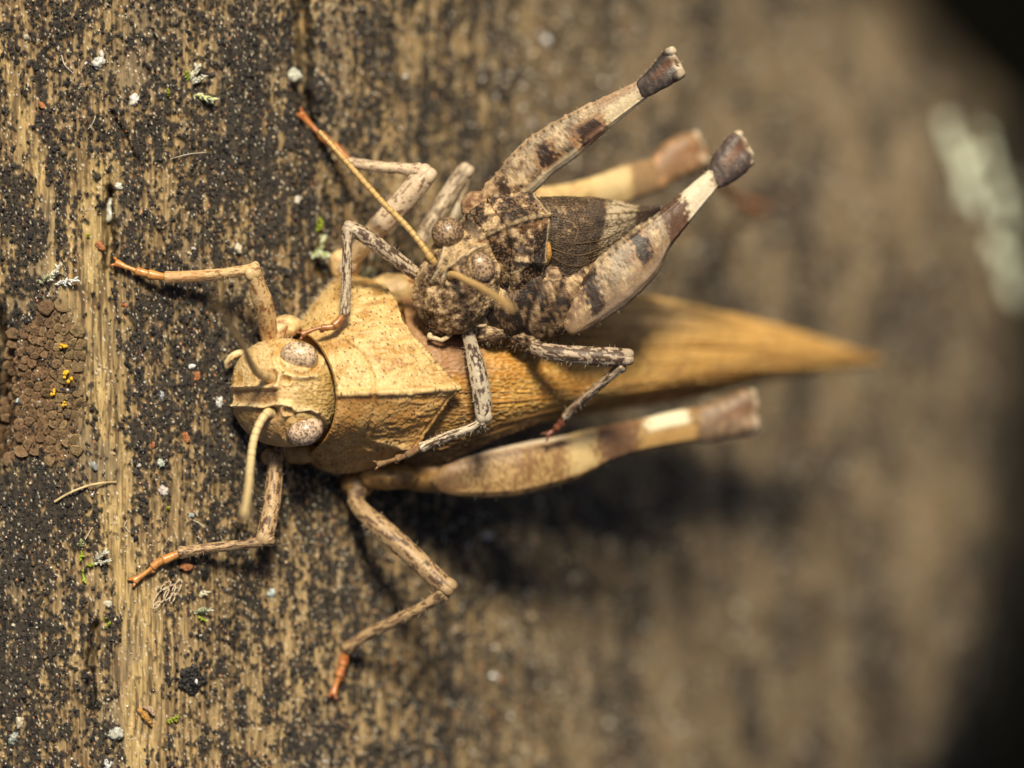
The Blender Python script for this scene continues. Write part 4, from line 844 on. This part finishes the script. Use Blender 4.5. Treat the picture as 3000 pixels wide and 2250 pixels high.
for i, (px, py, r, col, lab) in enumerate(GR):
    V, F = blob(px, py, r, 400+i, (.9, 1.2, .55), 18, 22, .55, .4, rot=R.uniform(0, 180), fr=3.4)
    g = fbm(V*8, 2, seed=i)
    tag(obj('mineral_grain', V, F, mix(col, np.array(col)*.7, sm(-.2, .6, g)), 'mineral', base=P(px, py, wz(px, py))), lab, 'grain', 'loose grains on the wood')
# rusty crumbs
for i, (px, py, r, lab) in enumerate(((578, 1102, 12, 'rusty orange crumb below a bright white chip'), (448, 1305, 12, 'rusty orange flake beside the pale ridge'), (545, 1280, 14, 'reddish crumb on black crust before the tan face'), (547, 1660, 15, 'curled reddish flake under the lower tan foot'), (366, 893, 9, 'small orange crumb at the edge of the pale ridge'), (293, 720, 14, 'reddish flake beside a dark crack'), (122, 308, 10, 'small orange red crumb on upper crust'))):
    V, F = blob(px, py, r, 440+i, (1.3, .7, .5), 14, 18, .35, .5, rot=R.uniform(0, 180))
    tag(obj('crumb', V, F, mix((.42, .17, .07), (.20, .08, .04), sm(-.3, .5, fbm(V*6, 2, seed=i))), 'lichen', base=P(px, py, wz(px, py))), lab, 'crumb', 'rusty crumbs on the wood')

# crusted lichen with cracked areoles
lich = thing('crusted_lichen', 'brown crusted lichen cracked into many small plates beside the dark hollow', 'lichen', P(130, 1120, wz(130, 1120)))
pts = []
while len(pts) < 260:
    a, b = R.uniform(-40, 240), R.uniform(890, 1350); ok = False
    for _ in range(400):
        a, b = R.uniform(-40, 240), R.uniform(890, 1350)
        if inpoly(np.array([a]), np.array([b]), LP)[0] and all((a-p[0])**2+(b-p[1])**2 > (15+9*((p[0]*.37+p[1]*.53) % 1))**2 for p in pts): ok = True; break
    if not ok: break
    pts.append((a, b))
pts = np.array(pts)
for i, (a, b) in enumerate(pts):
    if a > 190 and R.random() < .25: continue
    dv = np.delete(pts, i, 0)-[a, b]; dl = np.hypot(dv[:, 0], dv[:, 1]); nb = dv[dl < 75]; nl = dl[dl < 75]
    th = np.linspace(0, 2*math.pi, 10, endpoint=False)+R.uniform(0, .6); rr = np.full(10, 30.)*R.uniform(.8, 1.1, 10)
    for v_, l_ in zip(nb, nl):
        cs = (np.cos(th)*v_[0]+np.sin(th)*v_[1])/l_
        rr = np.where(cs > .05, np.minimum(rr, l_/2/np.maximum(cs, .05)), rr)
    rr = rr*R.uniform(.92, 1.10, 10); V = []; h = R.uniform(.05, .10); z0 = wz(a, b); tl = R.normal(size=2)*.004
    V.append(P(a, b, z0+h*R.uniform(.55, .95)))
    for f_, hh in ((.55, 1.0), (.94, .92), (1.0, .5), (.99, -.6)):
        for t_, r_ in zip(th, rr): x_, y_ = a+r_*f_*math.cos(t_), b+r_*f_*math.sin(t_); V.append(P(x_, y_, z0+h*hh+tl[0]*(x_-a)+tl[1]*(y_-b)))
    F = [(0, 1+k, 1+(k+1) % 10) for k in range(10)]
    for q_ in range(3):
        o_ = 1+q_*10
        for k in range(10): F += [(o_+k, o_+10+k, o_+10+(k+1) % 10), (o_+k, o_+10+(k+1) % 10, o_+(k+1) % 10)]
    base = mix((.15, .088, .05), (.20, .14, .07), np.clip(R.random()*.4+sm(120, 210, a)*.7, 0, 1))
    col = np.tile(np.clip(np.array(base)*R.uniform(.75, 1.2), 0, 1), (len(V), 1)); col[0] *= R.choice([.25, .7, 1.1]); col[11:21] *= R.uniform(1.0, 1.5); col[21:] *= .7
    obj('areole', np.array(V), np.array(F), col, 'lichen', lich)
for (cx, cy, n, sp_, lab) in ((184, 1015, 7, 10, 'two tiny yellow lichen beads near the top of the brown lichen'), (197, 1105, 10, 17, 'ring of bright yellow lichen beads on the brown lichen'), (155, 1150, 5, 11, 'few yellow lichen beads beside a bluish white chip'), (188, 1184, 3, 6, 'single yellow lichen bead low on the brown lichen')):
    t_ = thing('yellow_lichen', lab, 'lichen', P(cx, cy, wz(cx, cy)), 'yellow lichen beads')
    for k in range(n):
        a_ = R.uniform(0, 2*math.pi); r_ = sp_*R.uniform(.3, 1.05); x_, y_ = cx+r_*math.cos(a_), cy+r_*math.sin(a_)
        V, _ = ellipsoid(P(x_, y_, wz(x_, y_)+.22), np.eye(3), np.full(3, R.uniform(.045, .085)), 8, 10)
        obj('bead', V, gridfaces(8, 10, True), (.78, .46, .03), 'lichen', t_)

# moss shoots and pale tufts: bundles of small pointed leaves
def leaflet(b, dirv, ln, w):
    dirv = nrm(dirv); s = nrm(np.cross(dirv, [0, 0, 1.])+1e-6); u = np.cross(s, dirv); q = np.linspace(0, 1, 5)
    V = []
    for t_ in q:
        ww = w*math.sin(math.pi*(.15+.85*t_))*(1-t_*.2)+.003; c_ = b+dirv*ln*t_+u*.12*ln*math.sin(t_*2.2)
        V += [c_+s*ww, c_-u*ww*.35, c_-s*ww, c_+u*ww*.25]
    F = [[4*i+k, 4*i+(k+1) % 4, 4*i+4+(k+1) % 4, 4*i+4+k] for i in range(4) for k in range(4)]
    return np.array(V), np.array(F)
def tuft(name, lab, cat, px, py, shoots, group, mat='moss'):
    t_ = thing(name, lab, cat, P(px, py, wz(px, py)), group)
    for (dx, dy, lx, ly, n, ln, w, c0, c1) in shoots:
        b0 = P(px+dx, py+dy, wz(px+dx, py+dy)); e0 = b0+np.array([lx/PX, -ly/PX, .18*math.hypot(lx, ly)/PX+.12]); lst = []
        for k in range(n):
            f_ = k/max(1, n-1); p = b0*(1-f_)+e0*f_; dr = nrm(e0-b0)*1.2+R.normal(size=3)*.55+[0, 0, .25]
            V, F = leaflet(p, dr, ln/PX*R.uniform(.6, 1.1), 1.5*w/PX)
            lst.append((V, F, mix(c0, c1, np.clip(np.repeat(np.linspace(0, 1, 5), 4)*.8+R.uniform(-.2, .3), 0, 1))))
        obj('shoot', *join(lst), mat, t_)
    return t_
GRN, GRN2, WHT, GRY = (.18, .25, .02), (.42, .50, .05), (.90, .85, .70), (.62, .60, .44)
MG = 'small tufts growing on the wood'
tuft('moss_tuft', 'branched white and green tuft on the upper black crust', 'moss', 570, 245, [(-12, -8, 24, -40, 26, 22, 3.6, GRY, WHT), (-8, 0, 34, -18, 26, 22, 3.6, GRY, WHT), (0, 32, 50, 14, 26, 22, 3.6, GRN2, WHT), (-18, -8, -2, -22, 12, 18, 3, GRN, GRN2)], MG)
tuft('moss_tuft', 'lone bright green sprig beside the branched white tuft', 'moss', 493, 285, [(0, 0, 0, -16, 12, 16, 3.2, GRN, GRN2)], MG)
tuft('moss_tuft', 'feathery white tuft above the brown lichen', 'moss', 150, 830, [(-15, -5, 38, -36, 26, 26, 3, GRY, WHT), (10, 4, 60, -14, 30, 24, 3, (.6, .6, .55), (.88, .88, .86)), (-25, 5, 10, -20, 14, 22, 3, GRN, GRY)], MG)
tuft('moss_tuft', 'green and grey tuft with a hanging green tail by the pale ridge', 'moss', 240, 1610, [(-10, -8, 10, -14, 16, 16, 3.4, GRN, (.5, .5, .3)), (2, 4, -6, 26, 10, 12, 3, GRN, GRN2), (0, 60, 8, 30, 8, 14, 3, (.25, .38, .03), GRN2)], MG)
tuft('moss_tuft', 'frayed grey tuft beside the hanging green sprig', 'moss', 275, 1645, [(0, 0, 34, -26, 26, 22, 2.8, GRY, (.66, .64, .55)), (0, 4, 44, -4, 20, 18, 2.6, GRY, (.66, .64, .55)), (-22, 14, 16, -6, 8, 12, 3, GRN, GRN2)], MG)
tuft('moss_tuft', 'small white brush tuft below the shed net skin', 'moss', 584, 1750, [(0, 0, 18, -14, 18, 18, 2.8, (.6, .55, .25), WHT)], MG)
tuft('moss_tuft', 'pale green crumbly tuft below the small white brush', 'moss', 580, 1795, [(-12, 0, 30, -8, 24, 14, 3.4, GRN, (.62, .62, .52)), (0, 12, 20, 10, 14, 12, 3.2, GRN, GRN2), (10, 0, 26, -8, 14, 13, 3.2, GRY, (.55, .56, .38))], MG)
tuft('moss_tuft', 'thin green sprig beside the rusty husk', 'moss', 488, 2118, [(0, 0, 34, -20, 14, 14, 3, GRN, GRN2)], MG)
tuft('moss_tuft', 'blurred green and white tuft by the tan middle leg', 'moss', 925, 735, [(0, 0, 24, -34, 20, 30, 6, GRN2, WHT), (-10, 10, 40, 4, 20, 28, 6, GRN2, (.7, .72, .6)), (0, -60, 16, -20, 14, 26, 5, GRN, GRN2)], MG)
tuft('moss_tuft', 'pale tuft half hidden beneath the tan shoulder', 'moss', 1065, 815, [(0, 0, 50, 10, 22, 30, 7, GRY, WHT), (0, 0, 20, -20, 16, 26, 6, GRN2, WHT)], MG)
tuft('moss_tuft', 'tiny green speck of moss before the lower tan foot', 'moss', 487, 1495, [(0, 0, 6, -8, 8, 11, 3, GRN, GRN2)], MG)
tuft('moss_tuft', 'tiny green speck of moss on the crust by the pale stripe', 'moss', 257, 698, [(0, 0, 4, -10, 8, 12, 3, GRN2, (.5, .5, .05))], MG)
tuft('moss_tuft', 'tiny green moss low on the pale ridge', 'moss', 312, 1838, [(0, 0, 8, -12, 10, 11, 3, GRN, GRN2), (-8, -18, 6, -8, 6, 10, 2.6, GRN, GRN2)], MG)
# black fungus lump with a white chip
fl = thing('black_fungus_lump', 'round black crumbly fungus lump on the pale wood', 'fungus', P(556, 1988, wz(556, 1988)))
nn = 520; a_ = R.uniform(0, 2*math.pi, nn); r_ = np.sqrt(R.random(nn))*(34+12*np.sin(a_*3+1)*np.cos(a_*2)); x_, y_ = 556+r_*np.cos(a_), 1988+r_*np.sin(a_)*1.05
zz = wood_fields(x_, y_)[0]+.24*np.sqrt(np.clip(1-(r_/46)**2, 0, 1)); pp = np.array([P(a, b, c_) for a, b, c_ in zip(x_, y_, zz)])
V, F = pebbles(pp, R.uniform(.04, .09, nn), R); tag(obj('granules', V, F, np.repeat(mix((.012, .012, .013), (.05, .045, .04), R.random(nn)**2), 12, 0), 'black_crust', fl, smooth=False), kind='stuff')
V, F = blob(556, 1990, 34, 470, (1, 1, .22), 20, 24, .3, .2); obj('core', V, F, (.015, .014, .014), 'black_crust', fl)
V, _ = ellipsoid(P(575, 1997, zz.max()-.08), np.eye(3), (.07, .11, .06), 10, 12); tag(obj('mineral_grain', V, gridfaces(10, 12, True), (.82, .82, .84), 'mineral', base=P(575, 1997, zz.max()-.08)), 'white chip stuck on the round black fungus lump', 'grain', 'loose grains on the wood')
# fibres
def strand(name, lab, cat, pts, w, col, mat='hair', group=None):
    q = [(a, b, wz(a, b)+h, w) for a, b, h in pts]; V, t, th = limb(q, 60, 8, .8, 0)
    return tag(obj(name, V, gridfaces(V.shape[0], 8, True), mix(col, np.array(col)*.7, sm(-.2, .5, fbm(V*2, 2))), mat, base=P(q[0][0], q[0][1], q[0][2])), lab, cat, group)
strand('dry_fibre', 'long dry straw fibre lying across the pale ridge', 'fibre', [(160, 1470, .12), (200, 1446, .2), (255, 1424, .25), (300, 1415, .22), (340, 1412, .15)], 7, (.60, .46, .24))
FB = 'hair-thin fibres caught on the wood'
for pts, lab in (([(258, 378, .1), (272, 360, .16), (280, 340, .12)], 'curved hair-thin fibre between two grains on black crust'), ([(180, 160, .1), (190, 190, .12), (215, 215, .1)], 'hair-thin fibre left of the pale rounded quartz grain'),
                 ([(500, 466, .12), (550, 452, .2), (605, 446, .14)], 'straight tan fibre below the branched white and green tuft'), ([(555, 1520, .1), (580, 1530, .18), (602, 1545, .1)], 'hair-thin fibre above the lower tan foot'),
                 ([(270, 1545, .1), (250, 1580, .12)], 'short hair-thin fibre above the green and grey tuft'), ([(380, 1560, .08), (365, 1540, .15), (372, 1525, .1)], 'hooked hair-thin fibre on the pale ridge')):
    strand('thin_fibre', lab, 'fibre', pts, 2.6, (.62, .54, .40), group=FB)
# shed net-like skin: ring-shaped cells
sk = thing('shed_skin_net', 'pale net-like scrap of shed skin with open oval cells', 'shed skin', P(485, 1745, wz(485, 1745)))
for k, (cx, cy, a, b, rot) in enumerate(((472, 1748, 34, 12, -52), (497, 1735, 27, 10, -56), (518, 1722, 26, 9, -62), (486, 1716, 18, 7, -40), (505, 1752, 16, 6, -70), (460, 1772, 14, 6, -40))):
    th = np.linspace(0, 2*math.pi, 22); rc, rs = math.cos(math.radians(rot)), math.sin(math.radians(rot))
    q = [(cx+a*math.cos(t_)*rc-b*math.sin(t_)*rs, cy+a*math.cos(t_)*rs+b*math.sin(t_)*rc) for t_ in th]
    V, t, th_ = limb([(x_, y_, wz(x_, y_)+.13+.02*k, 3.6) for x_, y_ in q], 70, 7, .8, 0)
    obj('cell_rim', V, gridfaces(V.shape[0], 7, True), (.62, .50, .36), 'hair', sk)
# rusty husk
hk = thing('seed_husk', 'split rusty orange husk low on the pale ridge', 'husk', P(425, 2097, wz(425, 2097)))
for pts, c_ in (([(405, 2078, .2, 8), (420, 2092, .28, 17), (434, 2110, .26, 15), (446, 2128, .15, 5)], (.46, .24, .06)), ([(420, 2072, .12, 6), (440, 2078, .2, 18), (452, 2094, .15, 10)], (.36, .25, .17))):
    V, t, th = limb([(a, b, wz(a, b)+h, w) for a, b, h, w in pts], 40, 16, .5, .06); V = V+outn(V)*(.02*fbm(V*8, 2))[..., None]
    obj('husk_half', V, gridfaces(V.shape[0], 16, True), mix(c_, np.array(c_)*.5, sm(-.1, .5, fbm(V*7, 2, seed=3))), 'lichen', hk)
# leafy pale lichen far down the flank
fl2 = thing('pale_lichen', 'pale grey green leafy lichen at the dark edge of the log', 'lichen', P(2860, 600, wz(2860, 600)))
PL2 = [(2770, 370, 26), (2790, 430, 34), (2815, 490, 40), (2830, 560, 42), (2845, 470, 30), (2875, 400, 24), (2890, 460, 26), (2860, 600, 26), (2905, 520, 30), (2925, 590, 34), (2940, 660, 34), (2905, 720, 28), (2930, 760, 34), (2950, 830, 34), (2975, 770, 30), (2975, 860, 26), (2960, 560, 24)]
for k, (px, py, r) in enumerate(PL2):
    V, F = blob(px, py, r, 500+k, (.85, 1.25, .45), 18, 24, .4, .55, rot=R.uniform(-30, 30), fr=3)
    obj('lobe', V, F, mix((.56, .61, .47), (.74, .77, .63), sm(-.3, .4, fbm(V*1.5, 2, seed=k))), 'lichen', fl2)
